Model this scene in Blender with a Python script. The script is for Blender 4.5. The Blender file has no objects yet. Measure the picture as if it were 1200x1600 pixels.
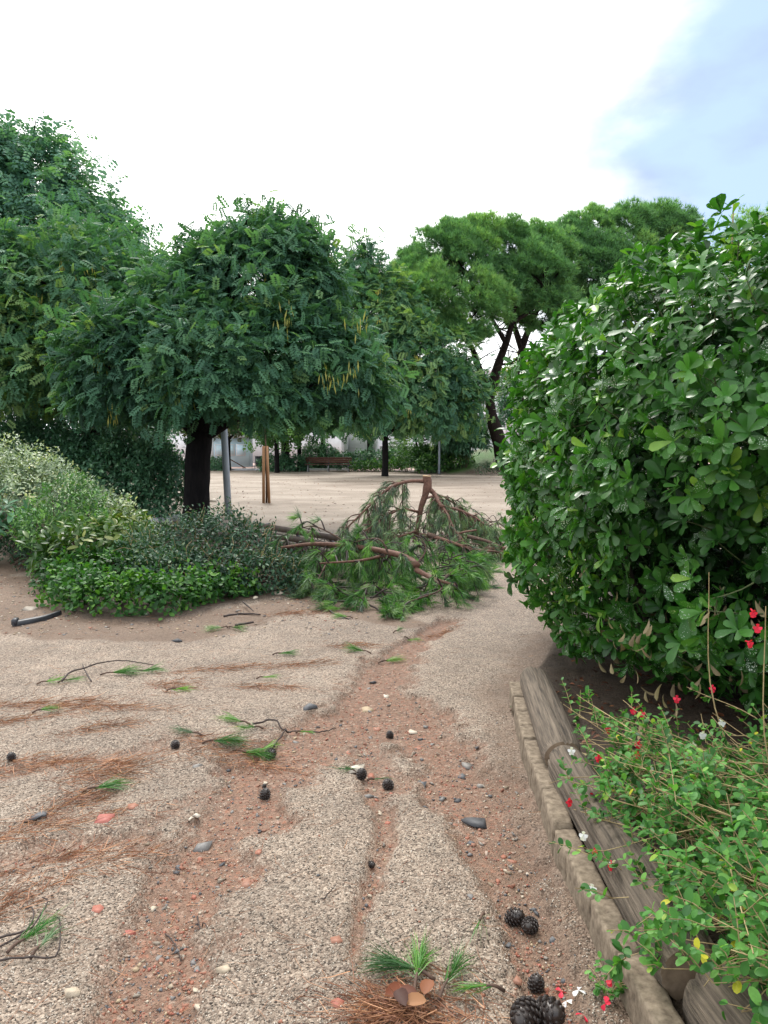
import bpy, math, random
import numpy as np
random.seed(11)
rng = np.random.default_rng(11)
scene = bpy.context.scene
COL = scene.collection
R = math.radians
# ------------------------------------------------------------------ camera
CAM_H = 1.6
PITCH = R(4.85)
FPX = 1202.0
cam_d = bpy.data.cameras.new('camera')
cam_d.sensor_fit = 'VERTICAL'
cam_d.sensor_height = 36.0
cam_d.lens = 36.0 * FPX / 1600.0
cam_d.clip_start = 0.05
cam_d.clip_end = 2000
cam = bpy.data.objects.new('camera', cam_d)
COL.objects.link(cam)
cam.location = (0, 0, CAM_H)
cam.rotation_euler = (R(90) - PITCH, 0, 0)
scene.camera = cam
# ------------------------------------------------------------------ sky, sun, exposure
SUN_EL, SUN_AZ = R(50), R(-14)          # azimuth measured from +Y towards +X
sun_dir = (math.sin(SUN_AZ) * math.cos(SUN_EL), math.cos(SUN_AZ) * math.cos(SUN_EL), math.sin(SUN_EL))
world = bpy.data.worlds.new('World')
scene.world = world
world.use_nodes = True
wt = world.node_tree
wt.nodes.clear()


def wn(t, **kw):
    n = wt.nodes.new(t)
    for k, v in kw.items():
        setattr(n, k, v)
    return n


w_out = wn('ShaderNodeOutputWorld')
w_bg = wn('ShaderNodeBackground')
w_bg.inputs['Strength'].default_value = 0.1
w_sky = wn('ShaderNodeTexSky')
w_sky.sky_type = 'NISHITA'
w_sky.sun_disc = False
w_sky.sun_elevation = SUN_EL
w_sky.sun_rotation = SUN_AZ
w_sky.dust_density = 2.0
w_tc = wn('ShaderNodeTexCoord')
w_map = wn('ShaderNodeMapping')
w_map.inputs['Location'].default_value = (0.15, 0.3, 0.0)
w_map.inputs['Scale'].default_value = (1.0, 1.0, 1.9)
w_n = wn('ShaderNodeTexNoise')
w_n.inputs['Scale'].default_value = 1.9
w_n.inputs['Detail'].default_value = 7
w_n.inputs['Roughness'].default_value = 0.52
w_n.inputs['Distortion'].default_value = 0.15
w_gap = wn('ShaderNodeVectorMath', operation='DOT_PRODUCT')     # the cloud is open towards one side
w_gap.inputs[1].default_value = (0.62, 0.70, 0.36)
w_open = wn('ShaderNodeMath', operation='MULTIPLY_ADD')
w_open.inputs[1].default_value = -5.0
w_open.inputs[2].default_value = 4.52
w_amp = wn('ShaderNodeMath', operation='MULTIPLY_ADD')
w_amp.inputs[1].default_value = 2.2
w_amp.inputs[2].default_value = -0.62
w_sum = wn('ShaderNodeMath', operation='ADD')
w_cover = wn('ShaderNodeMapRange')
w_cover.interpolation_type = 'SMOOTHSTEP'
w_cover.inputs['From Min'].default_value = 0.25
w_cover.inputs['From Max'].default_value = 0.95
w_dot = wn('ShaderNodeVectorMath', operation='DOT_PRODUCT')     # clouds are brightest round the hidden sun
w_dot.inputs[1].default_value = sun_dir
w_glow = wn('ShaderNodeMath', operation='MULTIPLY_ADD')
w_glow.inputs[1].default_value = 0.45
w_bright = wn('ShaderNodeMapRange')
w_bright.inputs['From Min'].default_value = 0.25
w_bright.inputs['From Max'].default_value = 0.85
w_cc = wn('ShaderNodeMix', data_type='RGBA')
w_cc.inputs[6].default_value = (6.0, 6.6, 7.6, 1)
w_cc.inputs[7].default_value = (12.5, 12.6, 12.4, 1)
w_n2 = wn('ShaderNodeTexNoise')
w_n2.inputs['Scale'].default_value = 4.2
w_n2.inputs['Detail'].default_value = 5
w_grey = wn('ShaderNodeMapRange')
w_grey.inputs['From Min'].default_value = 0.46
w_grey.inputs['From Max'].default_value = 0.68
w_veil = wn('ShaderNodeMix', data_type='RGBA')                  # grey-blue streaks within the opening
w_veil.inputs[6].default_value = (3.0, 4.1, 6.4, 1)
w_veil.inputs[7].default_value = (2.2, 2.6, 3.9, 1)
w_thin = wn('ShaderNodeMix', data_type='RGBA')
w_thin.inputs[0].default_value = 0.8
w_mix = wn('ShaderNodeMix', data_type='RGBA')
L = wt.links.new
L(w_tc.outputs['Generated'], w_map.inputs['Vector'])
L(w_map.outputs['Vector'], w_n.inputs['Vector'])
L(w_map.outputs['Vector'], w_n2.inputs['Vector'])
L(w_tc.outputs['Generated'], w_gap.inputs[0])
L(w_gap.outputs['Value'], w_open.inputs[0])
L(w_n.outputs['Fac'], w_amp.inputs[0])
L(w_open.outputs[0], w_sum.inputs[0])
L(w_amp.outputs[0], w_sum.inputs[1])
L(w_sum.outputs[0], w_cover.inputs['Value'])
L(w_tc.outputs['Generated'], w_dot.inputs[0])
L(w_dot.outputs['Value'], w_glow.inputs[0])
L(w_n.outputs['Fac'], w_glow.inputs[2])
L(w_glow.outputs[0], w_bright.inputs['Value'])
L(w_bright.outputs[0], w_cc.inputs[0])
L(w_n2.outputs['Fac'], w_grey.inputs['Value'])
L(w_grey.outputs[0], w_veil.inputs[0])
L(w_sky.outputs['Color'], w_thin.inputs[6])
L(w_veil.outputs[2], w_thin.inputs[7])
L(w_thin.outputs[2], w_mix.inputs[6])
L(w_cover.outputs[0], w_mix.inputs[0])
L(w_cc.outputs[2], w_mix.inputs[7])
L(w_mix.outputs[2], w_bg.inputs['Color'])
L(w_bg.outputs[0], w_out.inputs['Surface'])

sun_l = bpy.data.lights.new('sun', 'SUN')
sun_l.energy = 1.5
sun_l.angle = R(14)
sun_l.color = (1.0, 0.96, 0.9)
sun = bpy.data.objects.new('sun', sun_l)
COL.objects.link(sun)
from mathutils import Vector, Matrix
sun.rotation_euler = Vector(sun_dir).to_track_quat('Z', 'Y').to_euler()
sun.location = (0, 0, 30)
scene.view_settings.view_transform = 'Standard'
scene.view_settings.look = 'None'
scene.view_settings.gamma = 1
scene.view_settings.use_curve_mapping = False
scene.view_settings.exposure = 1.0
scene.render.engine = 'CYCLES'
scene.cycles.max_bounces = 8
scene.cycles.transparent_max_bounces = 8

# ------------------------------------------------------------------ helpers
CP, SP = math.cos(PITCH), math.sin(PITCH)


def ray(px, py):
    x, u = (px - 600) / FPX, (800 - py) / FPX
    return np.array([x, CP + SP * u, -SP + CP * u])


def at(px, py, z=0.0):
    d = ray(px, py)
    t = (z - CAM_H) / d[2]
    return np.array([d[0] * t, d[1] * t, z])


def posd(px, py, depth):
    d = ray(px, py)
    t = depth / d[1]
    return np.array([d[0] * t, depth, CAM_H + d[2] * t])


def nrm(v):
    v = np.asarray(v, float)
    return v / np.maximum(np.linalg.norm(v, axis=-1, keepdims=True), 1e-9)


def smooth(a, b, x):
    t = np.clip((x - a) / (b - a), 0, 1)
    return t * t * (3 - 2 * t)


_perm = np.random.default_rng(3).random(4096)


def vnoise(x, y, seed=0):
    x, y = np.asarray(x, float), np.asarray(y, float)
    xi, yi = np.floor(x).astype(np.int64), np.floor(y).astype(np.int64)
    fx, fy = x - xi, y - yi
    fx, fy = fx * fx * (3 - 2 * fx), fy * fy * (3 - 2 * fy)

    def h(a, b):
        return _perm[(a * 374761 + b * 668265 + seed * 9176 + (a * b) * 31) & 4095]
    return (h(xi, yi) * (1 - fx) + h(xi + 1, yi) * fx) * (1 - fy) + (h(xi, yi + 1) * (1 - fx) + h(xi + 1, yi + 1) * fx) * fy


def fbm(x, y, sc, oct=4, seed=0):
    r, a, tot = 0, 1.0, 0
    for o in range(oct):
        r = r + a * vnoise(np.asarray(x) * sc, np.asarray(y) * sc, seed + o)
        tot += a
        a *= 0.5
        sc *= 2.07
    return r / tot


def tag(o, label=None, cat=None, group=None, kind=None):
    if label:
        o['label'] = label
    if cat:
        o['category'] = cat
    if group:
        o['group'] = group
    if kind:
        o['kind'] = kind
    return o


def link(o, parent=None):
    COL.objects.link(o)
    if parent is not None:
        o.parent = parent
    return o


def thing(name, label, cat, loc=(0, 0, 0), rz=0.0, group=None):
    o = bpy.data.objects.new(name, None)
    o.empty_display_size = 0.1
    link(o)
    o.location = tuple(float(c) for c in loc)
    o.rotation_euler = (0, 0, rz)
    return tag(o, label, cat, group)


def raw_mesh(name, V, F, mat, rnd=None, sm=False):
    """V (n,3); F (m,3) triangles."""
    me = bpy.data.meshes.new(name)
    V = np.ascontiguousarray(V, np.float32)
    F = np.ascontiguousarray(F, np.int32)
    me.vertices.add(len(V))
    me.vertices.foreach_set('co', V.ravel())
    me.loops.add(F.size)
    me.loops.foreach_set('vertex_index', F.ravel())
    me.polygons.add(len(F))
    me.polygons.foreach_set('loop_start', np.arange(0, F.size, F.shape[1], dtype=np.int32))
    me.update(calc_edges=True)
    if rnd is not None:
        a = me.attributes.new('rnd', 'FLOAT', 'POINT')
        a.data.foreach_set('value', np.ascontiguousarray(rnd, np.float32))
    if sm:
        me.polygons.foreach_set('use_smooth', np.ones(len(F), bool))
    if mat is not None:
        me.materials.append(mat)
    return me


def put(name, me, parent=None, loc=None, kind=None):
    """Links a mesh whose coordinates are in world space, keeping it in place under its parent."""
    o = bpy.data.objects.new(name, me)
    link(o, parent)
    if loc is not None:
        o.location = tuple(float(c) for c in loc)
    if parent is not None and loc is None:
        p = parent
        m = Matrix.Identity(4)
        while p is not None:
            m = p.matrix_basis @ m
            p = p.parent
        o.matrix_basis = m.inverted() @ o.matrix_basis
    if kind:
        o['kind'] = kind
    return o


def frames(D, N):
    """columns x = width, y = along D, z = normal near N."""
    Y = nrm(D)
    X = nrm(np.cross(Y, N))
    Z = np.cross(X, Y)
    return np.stack([X, Y, Z], axis=-1)


def inst_arrays(V, F, M, T, rnd):
    n = len(T)
    W = np.einsum('nij,vj->nvi', M, V) + T[:, None, :]
    FF = F[None] + (np.arange(n) * len(V))[:, None, None]
    return W.reshape(-1, 3), FF.reshape(-1, F.shape[1]), np.repeat(rnd, len(V))


class MB:
    def __init__(s):
        s.v, s.f, s.r, s.n = [], [], [], 0

    def add(s, V, F, rnd=0.5):
        V, F = np.asarray(V, float), np.asarray(F, int)
        if F.shape[1] == 4:
            F = np.concatenate([F[:, [0, 1, 2]], F[:, [0, 2, 3]]])
        s.v.append(V)
        s.f.append(F + s.n)
        s.r.append(np.broadcast_to(np.asarray(rnd, float), (len(V),)))
        s.n += len(V)
        return s

    def inst(s, V, F, M, T, rnd):
        return s.add(*inst_arrays(V, F, M, T, rnd))

    def box(s, c, size, rz=0.0, rnd=0.5, rx=0.0, bev=0.0):
        V, F = BOXV * (np.asarray(size) / 2), BOXF
        if bev:
            V, F = bevbox(size, bev)
        m = np.array(Matrix.Rotation(rz, 3, 'Z') @ Matrix.Rotation(rx, 3, 'X'))
        return s.add(V @ m.T + np.asarray(c), F, rnd)

    def tube(s, P, rad, sides=7, cap=True, rnd=0.5, rough=0.0, seed=0):
        P = np.asarray(P, float)
        k = len(P)
        rad = np.broadcast_to(np.asarray(rad, float), (k,))
        tan = nrm(np.gradient(P, axis=0))
        ref = np.array([0, 0, 1.0]) if abs(tan[0][2]) < 0.9 else np.array([0, 1.0, 0])
        X = nrm(np.cross(tan[0], ref))
        ang = np.linspace(0, 2 * np.pi, sides, endpoint=False)
        V = []
        g = np.random.default_rng(seed + 5)
        prof = 1 + rough * (g.random(sides) - 0.5)
        for i in range(k):
            X = nrm(X - tan[i] * np.dot(X, tan[i]))
            Yv = np.cross(tan[i], X)
            rr = rad[i] * prof * (1 + rough * 0.6 * (g.random(sides) - 0.5))
            V.append(P[i] + (np.cos(ang) * rr)[:, None] * X + (np.sin(ang) * rr)[:, None] * Yv)
        V = np.concatenate(V)
        F = []
        for i in range(k - 1):
            for j in range(sides):
                a, b = i * sides + j, i * sides + (j + 1) % sides
                F += [(a, b, b + sides), (a, b + sides, a + sides)]
        if cap:
            V = np.concatenate([V, P[:1], P[-1:]])
            n = k * sides
            for j in range(sides):
                F.append((n, (j + 1) % sides, j))
                F.append((n + 1, (k - 1) * sides + j, (k - 1) * sides + (j + 1) % sides))
        return s.add(V, np.array(F), rnd)

    def mesh(s, name, mat, sm=False):
        return raw_mesh(name, np.concatenate(s.v), np.concatenate(s.f), mat, np.concatenate(s.r), sm)

    def build(s, name, mat, parent=None, sm=False, kind=None, local=False):
        return put(name, s.mesh(name, mat, sm), parent, loc=(0, 0, 0) if local else None, kind=kind)


BOXV = np.array([[x, y, z] for x in (-1, 1) for y in (-1, 1) for z in (-1, 1)], float)
BOXF = np.array([[0, 1, 3], [0, 3, 2], [4, 6, 7], [4, 7, 5], [0, 4, 5], [0, 5, 1], [2, 3, 7], [2, 7, 6], [0, 2, 6], [0, 6, 4], [1, 5, 7], [1, 7, 3]])


def bevbox(size, b):
    """box with chamfered edges (24 verts)."""
    h = np.asarray(size, float) / 2
    vs, idx = [], {}
    for sx in (-1, 1):
        for sy in (-1, 1):
            for sz in (-1, 1):
                s = np.array([sx, sy, sz])
                for ax in range(3):
                    p = s * (h - b)
                    p[ax] = s[ax] * h[ax]
                    idx[(sx, sy, sz, ax)] = len(vs)
                    vs.append(p)
    F = []
    for ax in range(3):
        o1, o2 = [(1, 2), (2, 0), (0, 1)][ax]
        for sg in (-1, 1):
            q = []
            for a, c in ((-1, -1), (1, -1), (1, 1), (-1, 1)):
                s = [0, 0, 0]
                s[ax], s[o1], s[o2] = sg, a, c
                q.append(idx[(*s, ax)])
            if sg < 0:
                q = q[::-1]
            F += [(q[0], q[1], q[2]), (q[0], q[2], q[3])]
    for ax in range(3):
        o1, o2 = [(1, 2), (2, 0), (0, 1)][ax]
        for a in (-1, 1):
            for c in (-1, 1):
                s0, s1 = [0, 0, 0], [0, 0, 0]
                for s, e in ((s0, -1), (s1, 1)):
                    s[ax], s[o1], s[o2] = e, a, c
                q = [idx[(*s0, o1)], idx[(*s1, o1)], idx[(*s1, o2)], idx[(*s0, o2)]]
                if a * c > 0:
                    q = q[::-1]
                F += [(q[0], q[1], q[2]), (q[0], q[2], q[3])]
    for sx in (-1, 1):
        for sy in (-1, 1):
            for sz in (-1, 1):
                q = [idx[(sx, sy, sz, k)] for k in range(3)]
                F.append(tuple(q if sx * sy * sz > 0 else q[::-1]))
    return np.array(vs), np.array(F)


def curve(P, n=16):
    """Catmull-Rom through P."""
    P = np.asarray(P, float)
    Q = np.concatenate([2 * P[:1] - P[1:2], P, 2 * P[-1:] - P[-2:-1]])
    t = np.linspace(0, len(P) - 1 - 1e-6, n)
    i = t.astype(int)
    u = (t - i)[:, None]
    a, b, c, d = Q[i], Q[i + 1], Q[i + 2], Q[i + 3]
    return 0.5 * (2 * b + (c - a) * u + (2 * a - 5 * b + 4 * c - d) * u ** 2 + (3 * b - a - 3 * c + d) * u ** 3)


def rand_dirs(n, g=rng):
    return nrm(g.normal(size=(n, 3)))


def rough_block(size, n=6, rnd_=0.12, amp=0.006, seed=0):
    """a worn block: gridded box with softened edges and a pitted face"""
    h = np.asarray(size, float) / 2
    t = np.linspace(-1, 1, n + 1)
    vs, key, F = [], {}, []

    def vid(p):
        k = tuple(np.round(p, 4))
        if k not in key:
            key[k] = len(vs)
            vs.append(p)
        return key[k]
    for ax in range(3):
        o1, o2 = [(1, 2), (2, 0), (0, 1)][ax]
        for sg in (-1, 1):
            for i in range(n):
                for j in range(n):
                    q = []
                    for a, b in ((i, j), (i + 1, j), (i + 1, j + 1), (i, j + 1)):
                        p = [0, 0, 0]
                        p[ax], p[o1], p[o2] = sg, t[a], t[b]
                        q.append(vid(p))
                    if sg < 0:
                        q = q[::-1]
                    F += [(q[0], q[1], q[2]), (q[0], q[2], q[3])]
    V = np.array(vs, float)
    g = np.random.default_rng(seed)
    W = V * h
    b = min(h) * rnd_
    inner = np.clip(W, -(h - b), h - b)
    d = W - inner
    ln = np.linalg.norm(d, axis=1, keepdims=True)
    W = inner + np.where(ln > b, d / np.maximum(ln, 1e-9) * b, d)
    amp_ = amp * (vnoise(W[:, 0] * 28 + seed * 3.7, W[:, 1] * 28 + W[:, 2] * 31, 4) - .5) * 2 + amp * .5 * (vnoise(W[:, 1] * 70 + seed, W[:, 2] * 70 + W[:, 0] * 63, 9) - .5) * 2
    return W + nrm(V) * amp_[:, None], np.array(F)


# leaf templates (y runs along the leaf, 0..1)
def leaf_t(w=0.5, fold=0.12, curl=0.15, shape='ovate'):
    """leaf folded along its midrib, rounded outline"""
    prof = {'ovate': (0.62, 0.98, 0.95, 0.6), 'obovate': (0.30, 0.62, 0.98, 0.86), 'lance': (0.6, 1.0, 0.9, 0.5)}[shape]
    ys = (0.16, 0.42, 0.70, 0.90)
    V = [(0, 0, 0)]
    for y, p in zip(ys, prof):
        zc = -curl * y * y
        V += [(-w / 2 * p, y, zc + fold * p * w), (0, y, zc), (w / 2 * p, y, zc + fold * p * w)]
    V.append((0, 1, -curl))
    F = [(0, 2, 1), (0, 3, 2)]
    for k in (1, 4, 7):
        F += [(k, k + 1, k + 4), (k, k + 4, k + 3), (k + 1, k + 2, k + 5), (k + 1, k + 5, k + 4)]
    F += [(10, 11, 13), (11, 12, 13)]
    return np.array(V, float), np.array(F)


def simple_leaf_t(w=0.5, fold=0.1, curl=0.1):
    V = [(0, 0, 0), (-w / 2, 0.5, fold * w), (0, 0.5, -curl * 0.3), (w / 2, 0.5, fold * w), (0, 1, -curl)]
    return np.array(V, float), np.array([(0, 2, 1), (0, 3, 2), (1, 2, 4), (2, 3, 4)])


def compound_t(pairs=5, lw=0.085, ll=0.3, droop=0.28):
    V, F = [], []

    def leaflet(p, d):
        d = np.array(d, float)
        d /= np.linalg.norm(d)
        s = np.array([-d[1], d[0], 0])
        n = len(V)
        V.extend([p, p + d * ll * 0.5 + s * lw + (0, 0, 0.012), p + d * ll + (0, 0, -0.04), p + d * ll * 0.5 - s * lw + (0, 0, 0.012)])
        F.extend([(n, n + 2, n + 1), (n, n + 3, n + 2)])
    for i in range(pairs):
        y = 0.18 + 0.6 * i / (pairs - 1)
        z = -droop * y * y
        for sx in (-1, 1):
            leaflet(np.array([0, y, z]), (sx, 0.45, -0.12))
    leaflet(np.array([0, 0.78, -droop * 0.6]), (0, 1, -0.3))
    n = len(V)
    V.extend([np.array([-0.008, 0, 0]), np.array([0.008, 0, 0]), np.array([0, 0.8, -droop * 0.64])])
    F.append((n, n + 1, n + 2))
    return np.array(V, float), np.array(F)


def tuft_t(n=9, spread=0.75, w=0.03, seed=1):
    g = np.random.default_rng(seed)
    V, F = [], []
    for i in range(n):
        d = nrm(np.array([g.normal() * spread * 0.6, 1, g.normal() * spread * 0.6]))
        s = nrm(np.cross(d, g.normal(size=3))) * w / 2
        l = g.uniform(0.75, 1.0)
        k = len(V)
        V += [-s, s, d * l]
        F.append((k, k + 1, k + 2))
    return np.array(V), np.array(F)


# ------------------------------------------------------------------ materials
def nodes(name):
    m = bpy.data.materials.new(name)
    m.use_nodes = True
    nt = m.node_tree
    return m, nt, nt.nodes['Principled BSDF'], nt.nodes['Material Output']


def ramp(nt, stops, interp='LINEAR'):
    r = nt.nodes.new('ShaderNodeValToRGB')
    r.color_ramp.interpolation = interp
    e = r.color_ramp.elements
    while len(e) < len(stops):
        e.new(0.5)
    for el, (p, c) in zip(e, stops):
        el.position = p
        el.color = (*c, 1)
    return r


def attr(nt, name):
    a = nt.nodes.new('ShaderNodeAttribute')
    a.attribute_name = name
    return a


def foliage(name, stops, rough=0.45, transl=0.3, spec=0.4, specks=False, tcol=1.6):
    m, nt, b, out = nodes(name)
    l = nt.links.new
    a = attr(nt, 'rnd')
    r = ramp(nt, stops)
    l(a.outputs['Fac'], r.inputs[0])
    col = r.outputs[0]
    tc = nt.nodes.new('ShaderNodeTexCoord')
    n = nt.nodes.new('ShaderNodeTexNoise')
    n.inputs['Scale'].default_value = 30 if specks else 6
    n.inputs['Detail'].default_value = 3
    l(tc.outputs['Object'], n.inputs['Vector'])
    hv = nt.nodes.new('ShaderNodeHueSaturation')
    mr = nt.nodes.new('ShaderNodeMapRange')
    mr.inputs['To Min'].default_value = 0.7
    mr.inputs['To Max'].default_value = 1.3
    l(n.outputs['Fac'], mr.inputs['Value'])
    l(mr.outputs[0], hv.inputs['Value'])
    l(col, hv.inputs['Color'])
    col = hv.outputs[0]
    if specks:                                   # water-drop glints painted as pale dots on some leaves
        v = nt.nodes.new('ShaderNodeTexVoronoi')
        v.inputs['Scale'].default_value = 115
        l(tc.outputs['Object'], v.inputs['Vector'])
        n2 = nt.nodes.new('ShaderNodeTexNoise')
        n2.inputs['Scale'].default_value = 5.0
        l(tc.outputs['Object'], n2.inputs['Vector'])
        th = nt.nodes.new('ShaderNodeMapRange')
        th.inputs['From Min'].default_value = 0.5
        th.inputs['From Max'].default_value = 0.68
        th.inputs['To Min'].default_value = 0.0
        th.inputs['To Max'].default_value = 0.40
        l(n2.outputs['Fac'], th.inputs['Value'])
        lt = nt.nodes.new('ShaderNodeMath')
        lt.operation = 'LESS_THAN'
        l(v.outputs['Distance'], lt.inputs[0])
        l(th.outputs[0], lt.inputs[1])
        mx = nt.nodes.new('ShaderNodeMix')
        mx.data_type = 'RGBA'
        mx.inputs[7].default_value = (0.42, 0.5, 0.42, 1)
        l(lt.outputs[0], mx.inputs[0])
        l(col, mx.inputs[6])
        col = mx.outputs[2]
    l(col, b.inputs['Base Color'])
    b.inputs['Roughness'].default_value = rough
    b.inputs['Specular IOR Level'].default_value = spec
    if transl > 0:
        t = nt.nodes.new('ShaderNodeBsdfTranslucent')
        g = nt.nodes.new('ShaderNodeMix')
        g.data_type = 'RGBA'
        g.blend_type = 'MULTIPLY'
        g.inputs[0].default_value = 1.0
        g.inputs[7].default_value = (tcol * 0.9, tcol, tcol * 0.35, 1)
        l(col, g.inputs[6])
        l(g.outputs[2], t.inputs['Color'])
        mix = nt.nodes.new('ShaderNodeMixShader')
        mix.inputs[0].default_value = transl
        l(b.outputs[0], mix.inputs[1])
        l(t.outputs[0], mix.inputs[2])
        l(mix.outputs[0], out.inputs['Surface'])
    return m


def surface(name, c1, c2, scale=8, rough=0.7, bump=0.3, stretch=(1, 1, 1), metal=0.0, spec=0.4, dist=0.02, detail=6):
    m, nt, b, out = nodes(name)
    l = nt.links.new
    tc = nt.nodes.new('ShaderNodeTexCoord')
    mp = nt.nodes.new('ShaderNodeMapping')
    mp.inputs['Scale'].default_value = stretch
    l(tc.outputs['Object'], mp.inputs['Vector'])
    n = nt.nodes.new('ShaderNodeTexNoise')
    n.inputs['Scale'].default_value = scale
    n.inputs['Detail'].default_value = detail
    n.inputs['Roughness'].default_value = 0.62
    l(mp.outputs[0], n.inputs['Vector'])
    r = ramp(nt, [(0.3, c1), (0.7, c2)])
    l(n.outputs['Fac'], r.inputs[0])
    l(r.outputs[0], b.inputs['Base Color'])
    b.inputs['Roughness'].default_value = rough
    b.inputs['Metallic'].default_value = metal
    b.inputs['Specular IOR Level'].default_value = spec
    if bump:
        bp = nt.nodes.new('ShaderNodeBump')
        bp.inputs['Strength'].default_value = bump
        bp.inputs['Distance'].default_value = dist
        l(n.outputs['Fac'], bp.inputs['Height'])
        l(bp.outputs[0], b.inputs['Normal'])
    return m


def by_rnd(name, stops, rough=0.7, bump=0.25, interp='LINEAR', spec=0.4, scale=60):
    """colour picked per piece from its own value, with a fine grain"""
    m, nt, b, out = nodes(name)
    l = nt.links.new
    a = attr(nt, 'rnd')
    r = ramp(nt, stops, interp)
    l(a.outputs['Fac'], r.inputs[0])
    tc = nt.nodes.new('ShaderNodeTexCoord')
    n = nt.nodes.new('ShaderNodeTexNoise')
    n.inputs['Scale'].default_value = scale
    n.inputs['Detail'].default_value = 4
    l(tc.outputs['Object'], n.inputs['Vector'])
    mr = nt.nodes.new('ShaderNodeMapRange')
    mr.inputs['To Min'].default_value = 0.6
    mr.inputs['To Max'].default_value = 1.4
    l(n.outputs['Fac'], mr.inputs['Value'])
    hv = nt.nodes.new('ShaderNodeHueSaturation')
    l(mr.outputs[0], hv.inputs['Value'])
    l(r.outputs[0], hv.inputs['Color'])
    l(hv.outputs[0], b.inputs['Base Color'])
    b.inputs['Roughness'].default_value = rough
    b.inputs['Specular IOR Level'].default_value = spec
    if bump:
        bp = nt.nodes.new('ShaderNodeBump')
        bp.inputs['Strength'].default_value = bump
        bp.inputs['Distance'].default_value = 0.003
        l(n.outputs['Fac'], bp.inputs['Height'])
        l(bp.outputs[0], b.inputs['Normal'])
    return m


M_BARK_DARK = surface('dark_wet_bark', (0.006, 0.006, 0.007), (0.016, 0.014, 0.014), 14, 0.9, 0.8, (1, 1, 0.25), spec=0.1, dist=0.03)
M_BARK_PINE = surface('pine_bark', (0.009, 0.007, 0.006), (0.032, 0.023, 0.02), 22, 0.9, 1.0, (1, 1, 0.3), spec=0.1, dist=0.05)
M_TWIG = surface('brown_twig_bark', (0.05, 0.03, 0.022), (0.14, 0.085, 0.06), 40, 0.8, 0.5, dist=0.004)
M_RED_BARK = surface('red_brown_pine_bark', (0.07, 0.032, 0.022), (0.19, 0.095, 0.065), 30, 0.75, 0.8, dist=0.006)
M_CUTWOOD = surface('fresh_cut_wood', (0.5, 0.33, 0.19), (0.68, 0.48, 0.3), 30, 0.7, 0.2, dist=0.002)
M_BLACKTWIG = surface('black_twig', (0.02, 0.014, 0.012), (0.06, 0.04, 0.035), 40, 0.7, 0.4, dist=0.003)
M_SHOOT = surface('green_brown_shoot', (0.04, 0.06, 0.02), (0.1, 0.12, 0.045), 30, 0.7, 0.2, dist=0.002)
M_STEM = surface('tan_stem', (0.22, 0.15, 0.07), (0.46, 0.36, 0.18), 30, 0.7, 0.2, dist=0.002)
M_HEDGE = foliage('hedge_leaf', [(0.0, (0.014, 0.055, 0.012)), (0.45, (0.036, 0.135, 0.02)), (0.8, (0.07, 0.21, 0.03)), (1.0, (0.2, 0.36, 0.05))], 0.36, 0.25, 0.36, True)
M_SOPH = foliage('pagoda_leaf', [(0.0, (0.03, 0.08, 0.05)), (0.4, (0.055, 0.145, 0.088)), (0.8, (0.105, 0.225, 0.115)), (1.0, (0.19, 0.3, 0.11))], 0.58, 0.33, 0.2)
M_SOPH_FAR = foliage('flare_paled_blue_green_leaf', [(0.0, (0.0524, 0.141, 0.103)), (0.6, (0.103, 0.233, 0.16)), (1.0, (0.168, 0.337, 0.168))], 0.55, 0.3, 0.3)  # leaf colour paled to imitate lens flare over the tall tree
M_POD = foliage('yellow_pod', [(0.0, (0.2, 0.2, 0.05)), (1.0, (0.42, 0.4, 0.1))], 0.5, 0.3, 0.3)
M_PINE = foliage('pine_needle', [(0.0, (0.0683, 0.17, 0.0797)), (0.6, (0.137, 0.296, 0.114)), (1.0, (0.273, 0.455, 0.137))], 0.55, 0.25, 0.3)
M_BROWNLEAF = foliage('brownish_leaf', [(0.0, (0.045, 0.06, 0.0375)), (0.6, (0.105, 0.128, 0.0675)), (1.0, (0.24, 0.21, 0.09))], 0.6, 0.25, 0.3)
M_PRIVET = foliage('grey_green_leaf', [(0.0, (0.0153, 0.0425, 0.0255)), (0.6, (0.034, 0.085, 0.0467)), (0.95, (0.0638, 0.132, 0.068)), (1.0, (0.145, 0.204, 0.111))], 0.5, 0.2, 0.25)
M_COVER = foliage('bright_cover_leaf', [(0.0, (0.0166, 0.058, 0.0166)), (0.6, (0.0373, 0.124, 0.0248)), (1.0, (0.108, 0.249, 0.0331))], 0.5, 0.3, 0.25)
M_VARIEG = foliage('variegated_leaf', [(0.0, (0.0594, 0.106, 0.0594)), (0.45, (0.237, 0.309, 0.202)), (0.8, (0.427, 0.499, 0.332)), (1.0, (0.654, 0.665, 0.38))], 0.45, 0.2, 0.4)
M_DARKHEDGE = foliage('dark_hedge_leaf', [(0.0, (0.0456, 0.127, 0.0709)), (0.7, (0.0886, 0.216, 0.114)), (1.0, (0.203, 0.379, 0.203))], 0.4, 0.15, 0.4)
M_LAUREL = foliage('mottled_laurel_leaf', [(0.0, (0.025, 0.07, 0.018)), (0.55, (0.065, 0.13, 0.025)), (0.9, (0.15, 0.19, 0.04)), (1.0, (0.32, 0.34, 0.15))], 0.4, 0.25, 0.35)
M_BUSH = foliage('bush_leaf', [(0.0, (0.035, 0.098, 0.035)), (0.6, (0.07, 0.182, 0.049)), (1.0, (0.168, 0.336, 0.07))], 0.45, 0.25, 0.35)
M_SALVIA = foliage('sage_leaf', [(0.0, (0.022, 0.085, 0.022)), (0.5, (0.07, 0.215, 0.042)), (0.9, (0.16, 0.36, 0.075)), (1.0, (0.48, 0.46, 0.04))], 0.5, 0.33, 0.25)
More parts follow.
